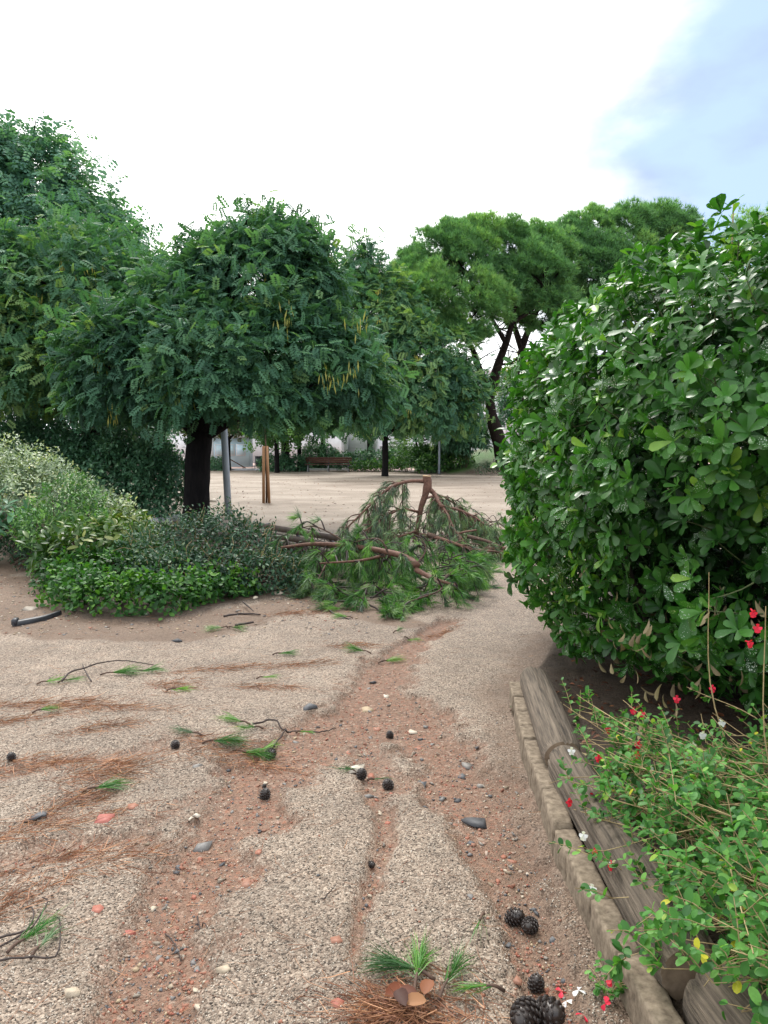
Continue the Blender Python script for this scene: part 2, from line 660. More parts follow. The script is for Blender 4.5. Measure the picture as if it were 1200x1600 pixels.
M_NEEDLE_G = foliage('green_needle', [(0.0, (0.0292, 0.0875, 0.0244)), (0.5, (0.0585, 0.185, 0.0342)), (1.0, (0.167, 0.351, 0.0585))], 0.4, 0.25, 0.4)
M_NEEDLE_GREY = foliage('grey_green_needle', [(0.0, (0.0585, 0.0975, 0.0683)), (0.55, (0.127, 0.205, 0.107)), (1.0, (0.254, 0.37, 0.156))], 0.5, 0.2, 0.3)
M_NEEDLE_B = foliage('brown_needle', [(0.0, (0.103, 0.0403, 0.023)), (0.5, (0.23, 0.0978, 0.0517)), (1.0, (0.483, 0.253, 0.138))], 0.6, 0.1, 0.3)
M_DEADLEAF = foliage('dead_leaf', [(0.0, (0.035, 0.014, 0.01)), (0.6, (0.16, 0.048, 0.022)), (1.0, (0.3, 0.15, 0.07))], 0.6, 0.1, 0.25)
M_PALELEAF = foliage('pale_dead_leaf', [(0.0, (0.16, 0.12, 0.07)), (0.6, (0.36, 0.29, 0.16)), (1.0, (0.5, 0.44, 0.22))], 0.6, 0.1, 0.3)
M_RED = foliage('red_petal', [(0.0, (0.5, 0.01, 0.03)), (1.0, (0.75, 0.03, 0.08))], 0.5, 0.3, 0.3)
M_WHITE = foliage('white_petal', [(0.0, (0.7, 0.7, 0.75)), (1.0, (0.85, 0.85, 0.85))], 0.5, 0.3, 0.3, tcol=1.0)
M_CONE = surface('wet_black_cone', (0.008, 0.006, 0.006), (0.05, 0.035, 0.03), 60, 0.38, 0.4, spec=0.5, dist=0.002)
M_POLE = surface('blue_grey_paint', (0.27, 0.32, 0.38), (0.34, 0.39, 0.45), 5, 0.45, 0.05)
M_POLE2 = surface('grey_green_paint', (0.13, 0.15, 0.14), (0.2, 0.22, 0.2), 5, 0.5, 0.05)
M_METAL = surface('dark_metal', (0.05, 0.05, 0.055), (0.09, 0.09, 0.1), 12, 0.5, 0.1)
M_STEEL = surface('pale_steel', (0.38, 0.4, 0.42), (0.5, 0.52, 0.54), 8, 0.5, 0.05)
M_SLAT_RED = surface('red_brown_slat', (0.1, 0.045, 0.035), (0.19, 0.085, 0.06), 10, 0.6, 0.2, (0.2, 1, 1), dist=0.004)
M_SLAT_DARK = surface('dark_wet_slat', (0.03, 0.02, 0.016), (0.075, 0.05, 0.04), 10, 0.5, 0.2, (1, 1, 1), dist=0.004)
M_STAKE = surface('stake_wood', (0.24, 0.12, 0.055), (0.4, 0.22, 0.11), 12, 0.7, 0.3, (1, 1, 0.1), dist=0.004)
M_WHITEWALL = surface('white_render', (0.62, 0.62, 0.64), (0.74, 0.74, 0.76), 1.5, 0.85, 0.05)
M_GREYWALL = surface('grey_render', (0.5, 0.52, 0.54), (0.62, 0.64, 0.66), 1.2, 0.85, 0.05)
M_LILAC = surface('pale_lilac_render', (0.6, 0.6, 0.68), (0.7, 0.7, 0.76), 1.0, 0.85, 0.03)
M_KIOSK = surface('pale_blue_panel', (0.4, 0.58, 0.68), (0.55, 0.7, 0.76), 2, 0.5, 0.03)
M_GLASS = surface('dark_window_glass', (0.03, 0.035, 0.045), (0.06, 0.07, 0.08), 2, 0.12, 0.0, spec=0.6)
M_KERB = surface('mossy_concrete', (0.085, 0.062, 0.042), (0.27, 0.215, 0.155), 38, 0.9, 0.5, dist=0.006, detail=9)
M_LOG = surface('weathered_log', (0.028, 0.021, 0.016), (0.2, 0.158, 0.118), 80, 0.85, 1.0, (1, 0.045, 1), dist=0.012, detail=9)
M_LOGEND = surface('log_end_grain', (0.12, 0.085, 0.055), (0.26, 0.19, 0.13), 22, 0.8, 0.6, dist=0.006)
M_BIN = surface('bin_plastic', (0.035, 0.04, 0.05), (0.06, 0.065, 0.075), 8, 0.5, 0.05)
M_STRIP = surface('black_rubber', (0.015, 0.016, 0.02), (0.04, 0.042, 0.05), 20, 0.4, 0.2, dist=0.004)
STONE_STOPS = [(0.0, (0.045, 0.045, 0.05)), (0.18, (0.12, 0.122, 0.13)), (0.34, (0.22, 0.2, 0.18)), (0.5, (0.36, 0.27, 0.17)), (0.64, (0.52, 0.46, 0.38)), (0.76, (0.25, 0.12, 0.078)), (0.9, (0.31, 0.115, 0.07)), (1.0, (0.32, 0.098, 0.08))]
M_STONE = by_rnd('loose_stone', STONE_STOPS, 0.6, 0.4)
M_GRAIN = by_rnd('gravel_grain', [(0.0, (0.045, 0.036, 0.03)), (0.15, (0.13, 0.105, 0.08)), (0.5, (0.3, 0.25, 0.2)), (0.85, (0.43, 0.375, 0.31)), (1.0, (0.55, 0.5, 0.43))], 0.65, 0.0)
# ------------------------------------------------------------------ ground
KERB = np.array([[0.80, 0.5], [0.715, 1.6], [0.68, 2.3], [0.665, 3.0], [0.72, 3.9], [0.79, 4.8], [1.1, 5.5], [1.5, 6.6], [1.9, 7.8], [2.3, 8.6], [2.8, 9.0]])


def kerb_x(y):
    return np.interp(y, KERB[:, 1], KERB[:, 0])


def px_poly(pts):
    return np.array([at(a, b)[:2] for a, b in pts])


ISLAND = px_poly([(-420, 868), (0, 866), (75, 886), (85, 930), (130, 970), (230, 976), (300, 965), (380, 944), (470, 928), (478, 880), (440, 848), (330, 828), (200, 818), (60, 800), (-420, 800)])
RILLS = [  # pixel polyline of the washed channels, width in metres, strength
    ([(700, 968), (655, 1000), (600, 1040), (590, 1085), (570, 1130), (490, 1170), (410, 1215), (335, 1320), (280, 1420), (235, 1520), (205, 1640)], [.10, .12, .18, .24, .34, .30, .24, .19, .17, .15, .14], 1.0),
    ([(595, 1090), (660, 1130), (715, 1200), (755, 1280), (790, 1370), (835, 1450), (865, 1530), (880, 1640)], [.2, .26, .24, .17, .13, .12, .11, .10], 1.0),
    ([(570, 1120), (590, 1200), (600, 1270), (575, 1380), (555, 1500)], [.2, .16, .05, .035, .03], 0.75),
    ([(440, 1185), (300, 1165), (140, 1185), (-40, 1210)], [.08, .10, .12, .12], 0.45),
    ([(300, 1320), (180, 1310), (60, 1330), (-60, 1380)], [.06, .1, .12, .14], 0.6),
    ([(160, 1250), (60, 1290), (-60, 1330)], [.05, .07, .07], 0.4),
    ([(420, 1215), (330, 1240), (230, 1290)], [.14, .1, .05], 0.5),
]
BROWN = [([(-300, 925), (0, 935), (110, 985), (280, 985), (400, 955), (480, 940), (640, 975)], [.9, .7, .42, .34, .4, .35, .25])]


def seg_dist(x, y, P, w):
    """smallest (distance / local width) to a polyline"""
    best = np.full(np.shape(x), 9.0)
    for i in range(len(P) - 1):
        a, b = P[i], P[i + 1]
        ab = b - a
        t = np.clip(((x - a[0]) * ab[0] + (y - a[1]) * ab[1]) / (ab @ ab), 0, 1)
        d = np.hypot(x - a[0] - t * ab[0], y - a[1] - t * ab[1])
        best = np.minimum(best, d / (w[i] + (w[i + 1] - w[i]) * t))
    return best


RILLS = [(px_poly(p), np.array(w), s) for p, w, s in RILLS]
BROWN = [(px_poly(p), np.array(w)) for p, w in BROWN]


def soil_mask(x, y):
    x, y = np.asarray(x, float), np.asarray(y, float)
    wob = fbm(x, y, 5.0, 4, 21) - 0.5
    wob2 = fbm(x, y, 19.0, 3, 31) - 0.5
    m = np.zeros(np.shape(x))
    for P, w, s in RILLS:
        d = seg_dist(x + wob * 0.12, y + wob2 * 0.1, P, w)
        m = np.maximum(m, s * (1 - smooth(0.35, 1.45, d + wob * 1.5 + wob2 * 0.8)))
    return m


def in_poly(x, y, P):
    c = np.zeros(np.shape(x), bool)
    n = len(P)
    for i in range(n):
        (x1, y1), (x2, y2) = P[i], P[(i + 1) % n]
        cond = (y1 > y) != (y2 > y)
        xi = (x2 - x1) * (y - y1) / (y2 - y1 + 1e-12) + x1
        c ^= cond & (x < xi)
    return c


def gz(x, y, micro=True):
    x, y = np.asarray(x, float), np.asarray(y, float)
    near = 1 - smooth(11, 16, y)
    z = 0.035 * (fbm(x, y, 0.7, 3, 2) - 0.5) * near
    if micro:
        z = z + near * (0.032 * (fbm(x, y, 3.1, 3, 5) - 0.5) + 0.009 * (fbm(x, y, 14.0, 3, 8) - 0.5))
    z = z - 0.038 * smooth(.2, .75, soil_mask(x, y)) * near
    isl = in_poly(x, y, ISLAND)
    z = z + np.where(isl, 0.03, 0)
    bed = smooth(0.04, 0.12, x - kerb_x(y)) * (y < 9) * (y > -4)
    z = z * (1 - bed) + bed * (0.075 + 0.05 * (fbm(x, y, 6.0, 3, 14) - 0.3))
    # the grassy bank beside the tall pine
    e = np.hypot((x - 10.8) / 9.2, (y - 50.0) / 7.5)
    z = z + 1.55 * (1 - smooth(0.4, 1.04, e))
    return z


def P3(px, py, up=0.0):
    """ground point under a pixel of the level ground, lifted to the real surface"""
    p = at(px, py)
    p[2] = float(gz(p[0], p[1])) + up
    return p


def axis_grid(dense, lo, hi, grow, mx):
    a = list(dense)
    s = dense[-1] - dense[-2]
    while a[-1] < hi:
        s = min(s * grow, mx) if a[-1] < 70 else s * 1.5
        a.append(a[-1] + s)
    s = dense[1] - dense[0]
    b = []
    c = dense[0]
    while c > lo:
        s = min(s * grow, mx) if c > -70 else s * 1.5
        c -= s
        b.append(c)
    return np.array(b[::-1] + a)


gxs = axis_grid(np.arange(-5.6, 1.7, 0.025), -600, 600, 1.06, 1.2)
dy, yy = 0.012, [1.15]
while yy[-1] < 13.5:
    yy.append(yy[-1] + dy + 0.0042 * (yy[-1] - 1.15))
gys = axis_grid(np.array(yy), -60, 1500, 1.05, 1.0)
GX, GY = np.meshgrid(gxs, gys)
GZ = gz(GX, GY)
nx, ny = len(gxs), len(gys)
gv = np.stack([GX, GY, GZ], -1).reshape(-1, 3)
ii = (np.arange(ny - 1)[:, None] * nx + np.arange(nx - 1)[None]).ravel()
gf = np.stack([ii, ii + 1, ii + nx + 1, ii + nx], -1)


def build_ground():
    m, nt, b, out = nodes('ground_gravel_and_sand')
    l = nt.links.new
    N = nt.nodes.new
    tc = N('ShaderNodeTexCoord')

    def noise(s, d=5, r=0.6):
        n = N('ShaderNodeTexNoise')
        n.inputs['Scale'].default_value = s
        n.inputs['Detail'].default_value = d
        n.inputs['Roughness'].default_value = r
        l(tc.outputs['Object'], n.inputs['Vector'])
        return n

    def mixc(f, a, bb, blend='MIX'):
        x = N('ShaderNodeMix')
        x.data_type = 'RGBA'
        x.blend_type = blend
        for s, v in ((0, f), (6, a), (7, bb)):
            if isinstance(v, (float, int)):
                x.inputs[s].default_value = v
            elif isinstance(v, tuple):
                x.inputs[s].default_value = (*v, 1)
            else:
                l(v, x.inputs[s])
        return x.outputs[2]

    def rng_(v, a, bb, c=0.0, d=1.0):
        x = N('ShaderNodeMapRange')
        for k, q in (('From Min', a), ('From Max', bb), ('To Min', c), ('To Max', d)):
            x.inputs[k].default_value = q
        l(v, x.inputs['Value'])
        return x.outputs[0]
    vo = N('ShaderNodeTexVoronoi')
    vo.inputs['Scale'].default_value = 140
    l(tc.outputs['Object'], vo.inputs['Vector'])
    sep = N('ShaderNodeSeparateColor')
    l(vo.outputs['Color'], sep.inputs[0])
    g = ramp(nt, [(0.0, (0.05, 0.04, 0.033)), (0.12, (0.12, 0.095, 0.076)), (0.24, (0.225, 0.182, 0.147)), (0.55, (0.295, 0.245, 0.2)), (0.85, (0.385, 0.327, 0.27)), (1.0, (0.53, 0.47, 0.4))])
    l(sep.outputs[0], g.inputs[0])
    big = noise(1.3, 5)
    mid = noise(7, 5)
    fine = noise(60, 4)
    patch = mixc(rng_(mid.outputs['Fac'], 0.3, 0.72), (0.82, 0.80, 0.78), (1.06, 1.0, 0.95))
    gravel = mixc(1.0, g.outputs[0], patch, 'MULTIPLY')
    patch2 = mixc(rng_(big.outputs['Fac'], 0.35, 0.65), (0.76, 0.73, 0.71), (1.04, 1.02, 1.0))
    gravel = mixc(1.0, gravel, patch2, 'MULTIPLY')
    # reddish washed soil with small fragments
    vs = N('ShaderNodeTexVoronoi')
    vs.inputs['Scale'].default_value = 62
    l(tc.outputs['Object'], vs.inputs['Vector'])
    ss = N('ShaderNodeSeparateColor')
    l(vs.outputs['Color'], ss.inputs[0])
    sr = ramp(nt, [(0.0, (0.05, 0.036, 0.032)), (0.10, (0.15, 0.085, 0.058)), (0.5, (0.2, 0.118, 0.08)), (0.8, (0.27, 0.175, 0.125)), (0.9, (0.34, 0.13, 0.075)), (1.0, (0.42, 0.35, 0.28))])
    l(ss.outputs[0], sr.inputs[0])
    soilflat = mixc(rng_(fine.outputs['Fac'], 0.3, 0.7), (0.15, 0.08, 0.052), (0.25, 0.143, 0.094))
    soil = mixc(0.5, soilflat, sr.outputs[0])
    a_s = attr(nt, 'soil')
    add = N('ShaderNodeMath')
    add.operation = 'MULTIPLY_ADD'
    l(fine.outputs['Fac'], add.inputs[0])
    add.inputs[1].default_value = 0.3
    l(a_s.outputs['Fac'], add.inputs[2])
    add0 = N('ShaderNodeMath')
    add0.operation = 'MULTIPLY_ADD'
    n25 = noise(24, 6, 0.7)
    l(n25.outputs['Fac'], add0.inputs[0])
    add0.inputs[1].default_value = 1.3
    l(add.outputs[0], add0.inputs[2])
    cellmix = N('ShaderNodeMath')
    cellmix.operation = 'MULTIPLY_ADD'
    l(sep.outputs[1], cellmix.inputs[0])
    cellmix.inputs[1].default_value = 0.35
    l(add0.outputs[0], cellmix.inputs[2])
    col = mixc(rng_(cellmix.outputs[0], 1.08, 1.85, 0, 0.95), gravel, soil)
    # brown damp earth by the island
    brown = mixc(rng_(fine.outputs['Fac'], 0.3, 0.7), (0.095, 0.062, 0.044), (0.225, 0.16, 0.118))
    brown = mixc(0.4, brown, mixc(1.0, gravel, (0.62, 0.5, 0.42), 'MULTIPLY'))
    a_b = attr(nt, 'brown')
    add2 = N('ShaderNodeMath')
    add2.operation = 'MULTIPLY_ADD'
    l(mid.outputs['Fac'], add2.inputs[0])
    add2.inputs[1].default_value = 0.6
    l(a_b.outputs['Fac'], add2.inputs[2])
    col = mixc(rng_(add2.outputs[0], 0.55, 0.95, 0, 0.9), col, brown)
    # fine plaza sand
    st = N('ShaderNodeMapping')
    st.inputs['Scale'].default_value = (0.7, 1.0, 1)
    l(tc.outputs['Object'], st.inputs['Vector'])
    pn = noise(0.55, 7, 0.62)
    l(st.outputs[0], pn.inputs['Vector'])
    plaza = mixc(rng_(pn.outputs['Fac'], 0.36, 0.62), (0.19, 0.145, 0.108), (0.36, 0.297, 0.24))
    plaza = mixc(rng_(fine.outputs['Fac'], 0.2, 0.8, 0, 0.3), plaza, (0.34, 0.285, 0.235))
    plaza = mixc(rng_(mid.outputs['Fac'], 0.42, 0.72, 0, 0.45), plaza, (0.24, 0.185, 0.14))
    a_p = attr(nt, 'plaza')
    col = mixc(a_p.outputs['Fac'], col, plaza)
    a_k = attr(nt, 'paved')
    br = N('ShaderNodeTexBrick')
    br.inputs['Scale'].default_value = 1.0
    br.inputs['Color1'].default_value = (0.62, 0.40, 0.34, 1)
    br.inputs['Color2'].default_value = (0.68, 0.5, 0.44, 1)
    br.inputs['Mortar'].default_value = (0.45, 0.33, 0.3, 1)
    l(tc.outputs['Object'], br.inputs['Vector'])
    col = mixc(a_k.outputs['Fac'], col, br.outputs['Color'])
    a_d = attr(nt, 'bed')
    bedc = mixc(rng_(fine.outputs['Fac'], 0.3, 0.7), (0.022, 0.015, 0.011), (0.085, 0.058, 0.04))
    col = mixc(a_d.outputs['Fac'], col, bedc)
    a_g = attr(nt, 'lawn')
    lawn = mixc(rng_(fine.outputs['Fac'], 0.3, 0.7), (0.05, 0.13, 0.025), (0.1, 0.22, 0.045))
    col = mixc(a_g.outputs['Fac'], col, lawn)
    a_e = attr(nt, 'earth')
    earth = mixc(rng_(mid.outputs['Fac'], 0.3, 0.7), (0.085, 0.06, 0.042), (0.2, 0.145, 0.105))
    col = mixc(a_e.outputs['Fac'], col, earth)
    l(col, b.inputs['Base Color'])
    b.inputs['Roughness'].default_value = 0.72
    b.inputs['Specular IOR Level'].default_value = 0.3
    bp = N('ShaderNodeBump')
    bp.inputs['Strength'].default_value = 0.75
    bp.inputs['Distance'].default_value = 0.008
    bp.invert = True
    l(vo.outputs['Distance'], bp.inputs['Height'])
    bp2 = N('ShaderNodeBump')
    bp2.inputs['Strength'].default_value = 0.5
    bp2.inputs['Distance'].default_value = 0.02
    l(fine.outputs['Fac'], bp2.inputs['Height'])
    l(bp.outputs[0], bp2.inputs['Normal'])
    l(bp2.outputs[0], b.inputs['Normal'])
    me = raw_mesh('ground', gv, gf, m, sm=True)
    x, y = gv[:, 0], gv[:, 1]
    near = 1 - smooth(10, 13, y)

    def at_(name, v):
        a = me.attributes.new(name, 'FLOAT', 'POINT')
        a.data.foreach_set('value', np.ascontiguousarray(v, np.float32))
    at_('soil', soil_mask(x, y) * near)
    wb = fbm(x, y, 2.2, 4, 51) - 0.5
    br_ = np.zeros(len(x))
    for P, w in BROWN:
        br_ = np.maximum(br_, 1 - smooth(0.5, 1.35, seg_dist(x, y, P, w) + wb * 1.0))
    br_ = np.maximum(br_, 0.55 * (1 - smooth(0.0, 0.5, np.abs(kerb_x(y) - 0.05 - x) + wb * 0.3)) * (y < 9))
    br_ = np.maximum(br_, (1 - smooth(0.6, 1.1, np.hypot(x + 5.8, (y - 8.6) * 0.7) / 2.2 + wb)) * 0.9)
    at_('brown', br_ * near)
    at_('plaza', smooth(9.2, 12.5, y + wb * 2.0))
    at_('paved', smooth(52.2, 52.4, y))
    bed = smooth(0.02, 0.06, x - kerb_x(y)) * (y < 9.3) * (y > -4) + in_poly(x, y, ISLAND)
    ring = 1 - smooth(0.85, 1.05, np.hypot(x + 3.42, y - 22.0) / 0.95 + wb * 0.5)
    at_('bed', np.clip(bed, 0, 1) * 0.95)
    e = np.hypot((x - 10.8) / 9.2, (y - 50.0) / 7.5)
    bank = 1 - smooth(0.9, 1.02, e + wb * 0.25)
    lawn = bank * smooth(45.4, 46.2, y - (x - 6.5) * 0.45 + wb * 2)
    at_('lawn', lawn)
    earth = np.maximum(bank * (1 - lawn), ring * 0.55)
    earth = np.maximum(earth, 0.8 * (1 - smooth(0.7, 1.1, np.hypot((x + 8.5) / 3.8, (y - 16.5) / 3.4) + wb)))
    earth = np.maximum(earth, 0.9 * (1 - smooth(0.8, 1.1, np.hypot((x - 1.5) / 5.2, (y - 49.2) / 2.6) + wb * 0.6)))
    at_('earth', earth)
    o = put('ground', me)
    tag(o, 'pale gravel path with red washed channels and sandy square beyond', None, None, 'structure')
    return o


build_ground()


# ------------------------------------------------------------------ far buildings and walls
def box_part(name, mat, parent, c, size, rz=0.0, bev=0.0, rx=0.0):
    return MB().box(c, size, rz, bev=bev, rx=rx).build(name, mat, parent)


w = thing('boundary_wall', 'long pale grey rendered wall closing the far side of the square', 'wall', (-12, 76, 0))
for i in range(9):
    box_part('wall_panel', M_GREYWALL, w, (-36 + i * 5.4, 76 + 0.02 * (i % 2), 1.55), (5.37, 0.3, 3.1))
box_part('coping', M_WHITEWALL, w, (-14.5, 76, 3.17), (48.6, 0.42, 0.12))
# low white wall with a railing, behind the shrubs
w = thing('low_white_wall', 'low white wall with a grey railing on top, past the shrubs', 'wall', (5, 60, 0))
box_part('wall_body', M_WHITEWALL, w, (7.2, 60, 0.78), (15.0, 0.35, 1.56))
box_part('coping', M_STEEL, w, (7.2, 60, 1.60), (15.0, 0.45, 0.08))
box_part('vent_opening', M_GLASS, w, (3.05, 59.81, 1.0), (0.55, 0.06, 0.35))
for i in range(11):
    MB().tube([(0.2 + i * 1.42, 60, 1.64), (0.2 + i * 1.42, 60, 2.6)], 0.03, 6).build('post', M_METAL, w)
for z in (1.85, 2.2, 2.6):
    MB().tube([(-0.2, 60, z), (14.7, 60, z)], 0.028 if z < 2.5 else 0.045, 6).build('rail', M_STEEL, w)
bars = MB()
for i in range(140):
    bars.tube([(0.3 + i * 0.102, 60.03, 1.85), (0.3 + i * 0.102, 60.03, 2.58)], 0.008, 3, cap=False)
bars.build('baluster', M_METAL, w, kind='stuff')
# grey wall behind it
w = thing('dark_grey_wall', 'dark grey retaining wall behind the low white wall', 'wall', (5, 66, 0))
for i in range(6):
    box_part('wall_panel', M_GREYWALL, w, (1.0 + i * 4.0, 66 + 0.02 * (i % 2), 1.3), (3.97, 0.3, 2.6))
# pale building beyond the pines
w = thing('pale_building', 'big pale lilac building glimpsed between the pine trunks', 'building', (15, 92, 0))
box_part('facade', M_LILAC, w, (20, 95, 5.2), (30, 6, 10.4))
box_part('cornice', M_WHITEWALL, w, (20, 95, 10.55), (30.6, 6.6, 0.3))
box_part('roof_block', M_LILAC, w, (23, 96, 11.8), (10, 4, 2.2))
for i in range(7):
    for k in range(2):
        f = box_part('window', M_WHITEWALL, w, (8.2 + i * 4.1, 91.97, 4.4 + k * 3.3), (1.5, 0.12, 1.7))
        box_part('pane', M_GLASS, f, (8.2 + i * 4.1, 91.9, 4.4 + k * 3.3), (1.3, 0.06, 1.5))
# white staircase
w = thing('staircase', 'white staircase with dark treads between slanting side walls', 'stairs', (-1.7, 60, 0))
for i in range(9):
    s = box_part('step', M_WHITEWALL, w, (-1.75, 58.2 + i * 0.36, 0.12 + i * 0.13 + 0.35), (2.0, 0.36, 0.94 + i * 0.26 - 0.9 + 0.3))
    box_part('tread', M_METAL, s, (-1.75, 58.19 + i * 0.36, 0.12 + i * 0.26 + 0.05 - 0.16), (1.98, 0.38, 0.11))
for sx in (-1, 1):
    m = MB()
    x0 = -1.75 + sx * 1.16
    V = np.array([[x0 - 0.13, 57.8, 0], [x0 - 0.13, 61.8, 0], [x0 - 0.13, 61.8, 3.5], [x0 - 0.13, 61.0, 3.5], [x0 - 0.13, 57.8, 1.1],
                  [x0 + 0.13, 57.8, 0], [x0 + 0.13, 61.8, 0], [x0 + 0.13, 61.8, 3.5], [x0 + 0.13, 61.0, 3.5], [x0 + 0.13, 57.8, 1.1]])
    F = [(0, 2, 1), (0, 3, 2), (0, 4, 3), (5, 6, 7), (5, 7, 8), (5, 8, 9)]
    for a, b in ((0, 1), (1, 2), (2, 3), (3, 4), (4, 0)):
        F += [(a, b, b + 5), (a, b + 5, a + 5)]
    m.add(V, np.array(F)).build('side_wall', M_WHITEWALL, w)
box_part('landing', M_WHITEWALL, w, (-1.2, 63.2, 1.3), (4.4, 2.8, 2.6))
# kiosk
w = thing('kiosk', 'pale blue kiosk with a dark doorway beyond the big trunk', 'kiosk', (-13, 62, 0))
box_part('wall', M_KIOSK, w, (-13.0, 62.5, 1.15), (4.4, 2.0, 2.3))
box_part('roof', M_STEEL, w, (-13.0, 62.4, 2.4), (4.8, 2.5, 0.16))
box_part('door', M_GLASS, w, (-14.3, 61.47, 1.0), (0.9, 0.08, 2.0))
for i in range(3):
    f = box_part('window', M_WHITEWALL, w, (-13.1 + i * 0.85, 61.46, 1.35), (0.72, 0.08, 0.9))
    box_part('pane', M_KIOSK, f, (-13.1 + i * 0.85, 61.41, 1.35), (0.6, 0.05, 0.78))
MB().tube([(-13.6, 60.9, 0), (-13.6, 60.9, 2.3)], 0.16, 10).build('column', M_STEEL, w)
# border kerb at the far edge of the sand
w = thing('far_kerb', 'thin stone kerb where the sand meets the pink paving', 'kerb', (-6, 52.3, 0))
for i in range(14):
    box_part('kerb_stone', M_GREYWALL, w, (-24 + i * 1.6, 52.3, 0.05), (1.58, 0.16, 0.16), bev=0.01)


# ------------------------------------------------------------------ street furniture
def pole(name, label, base, top, r, mat, collar=True, group=None):
    t = thing(name, label, 'pole', base, group=group)
    base, top = np.asarray(base, float), np.asarray(top, float)
    ax = top - base
    P = np.array([base + ax * k for k in (0, .3, .6, 1)])
    MB().tube(P, [r, r, r * .9, r * .8], 12).build('shaft', mat, t, True)
    if collar:
        MB().tube([base, base + ax * 0.012], r * 1.7, 12).build('base_plate', M_METAL, t)
        MB().tube([base + ax * .055, base + ax * .06], r * 1.12, 12).build('collar', mat, t)
    a = top + (0, 0, 0.02)
    MB().tube([a, a + (0, 0, .09)], r * 1.2, 10).build('cap', M_METAL, t)
    MB().tube([a + (0, 0, .05), a + (.25, -.15, .22), a + (.6, -.35, .27)], 0.025, 7).build('arm', M_METAL, t)
    MB().box(a + (.75, -.42, .26), (.5, .2, .09), 0.3, bev=.02).build('lamp_head', M_STEEL, t)
    return t


b = P3(357, 805)
pole('lamp_post', 'bluish grey lamp post standing on the sand beside the big trunk', b, b + (-0.16, 0, 4.6), 0.082, M_POLE)
b = P3(323, 815)
pole('lamp_post', 'grey green lamp post tucked right behind the big black trunk', b, b + (-0.13, 0, 4.4), 0.085, M_POLE2)
b = P3(686, 741)
pole('lamp_post', 'slim pale lamp post in front of the rounded shrubs', b, b + (0, 0, 3.6), 0.06, M_POLE)
b = np.array([8.6, 68.5, 0])
pole('lamp_post', 'thin distant lamp post against the pale lilac building', b, b + (0, 0, 5.4), 0.06, M_POLE)

# sapling with two stakes
b = P3(416, 786)
t = thing('staked_sapling', 'young tree tied between two orange brown stakes on a soil ring', 'sapling', b)
for dx, tilt in ((-0.075, 0.02), (0.085, -0.05)):
    MB().tube([b + (dx, 0, -.05), b + (dx + tilt * .5, 0, .8), b + (dx + tilt, 0, 1.62)], 0.042, 8).build('stake', M_STAKE, t)
sap = MB().tube(curve([b + (0, .05, 0), b + (.01, .04, 1.2), b + (-.02, .05, 2.4), b + (.03, 0, 3.2)], 9), np.linspace(.028, .012, 9), 7)
sap.build('trunk', M_TWIG, t)
MB().tube([b + (-.08, 0, 1.4), b + (0, .1, 1.41), b + (.06, 0, 1.4)], 0.018, 6).build('tie', M_METAL, t)

# long red-brown bench
bc = P3(513, 737)
t = thing('long_bench', 'long red brown slatted bench on the far edge of the sand', 'bench', bc, R(3))


def in_t(v):
    return np.asarray(v, float) + bc


for k in range(3):
    x = -1.3 + k * 1.3
    MB().tube([in_t((x - .02, -.12, 0)), in_t((x, .0, .42))], .035, 6).build('leg', M_STEEL, t)
    MB().tube([in_t((x + .02, .42, 0)), in_t((x, .3, .42)), in_t((x, .48, .86))], .035, 6).build('leg', M_METAL, t)
    MB().tube([in_t((x, -.16, .42)), in_t((x, .36, .42))], .03, 6).build('seat_bracket', M_METAL, t)
for k in range(4):
    MB().box(in_t((0, -.12 + k * .13, .46)), (3.0, .11, .035), bev=.008).build('slat', M_SLAT_RED, t)
for k in range(3):
    MB().box(in_t((0, .36 + k * .045, .6 + k * .13)), (3.0, .035, .115), bev=.008).build('slat', M_SLAT_RED, t)

# dark bench by the island
dirb = nrm(np.array([-.63, .78, 0]))
per = np.array([-dirb[1], dirb[0], 0]) * -1        # away from the path
cb = np.array([-1.12, 9.85, 0])
rzb = math.atan2(dirb[1], dirb[0])
t = thing('dark_bench', 'dark wet slatted bench half buried under the broken pine limb', 'bench', cb, rzb)
for k in range(4):
    MB().box(cb + per * (.08 + k * .11) + (0, 0, .25), (1.9, .095, .035), rzb, bev=.008).build('slat', M_SLAT_DARK, t)
for k in range(3):
    MB().box(cb + per * (-.02 - k * .012) + (0, 0, .31 + k * .105), (1.9, .035, .078), rzb, bev=.008).build('slat', M_SLAT_DARK, t)
for s in (-.75, 0, .75):
    p = cb + dirb * s
    MB().tube([p + per * .42, p + per * .4 + (0, 0, .23)], .028, 6).build('leg', M_METAL, t)
    MB().tube([p + per * .05, p + per * .04 + (0, 0, .25), p + per * .005 + (0, 0, .56)], .028, 6).build('leg', M_METAL, t)
    MB().box(p + per * .23 + (0, 0, .222), (.06, .44, .02), rzb).build('bracket', M_METAL, t)
# pale stone slab by the trunk
b = P3(240, 818)
t = thing('path_slab', 'pale stone kerb slab between the variegated shrub and the big trunk', 'kerb slab', b)
for k in range(3):
    MB().box(b + np.array([.12 * k, .42 * k, .04]), (.22, .4, .14), .28, bev=.012).build('slab', M_GREYWALL, t)

# litter bin
b = np.array([-8.55, 52.8, 0.0])
t = thing('litter_bin', 'small dark litter bin on two legs at the edge of the sand', 'bin', b)
MB().tube([b + (0, 0, .28), b + (0, 0, .6), b + (0, 0, .92)], [.24, .27, .28], 12).build('bucket', M_BIN, t)
MB().tube([b + (0, 0, .92), b + (0, 0, .96)], .3, 12).build('rim', M_METAL, t)
for s in (-1, 1):
    MB().tube([b + (s * .29, 0, 0), b + (s * .29, 0, 1.0)], .025, 6).build('leg', M_STEEL, t)
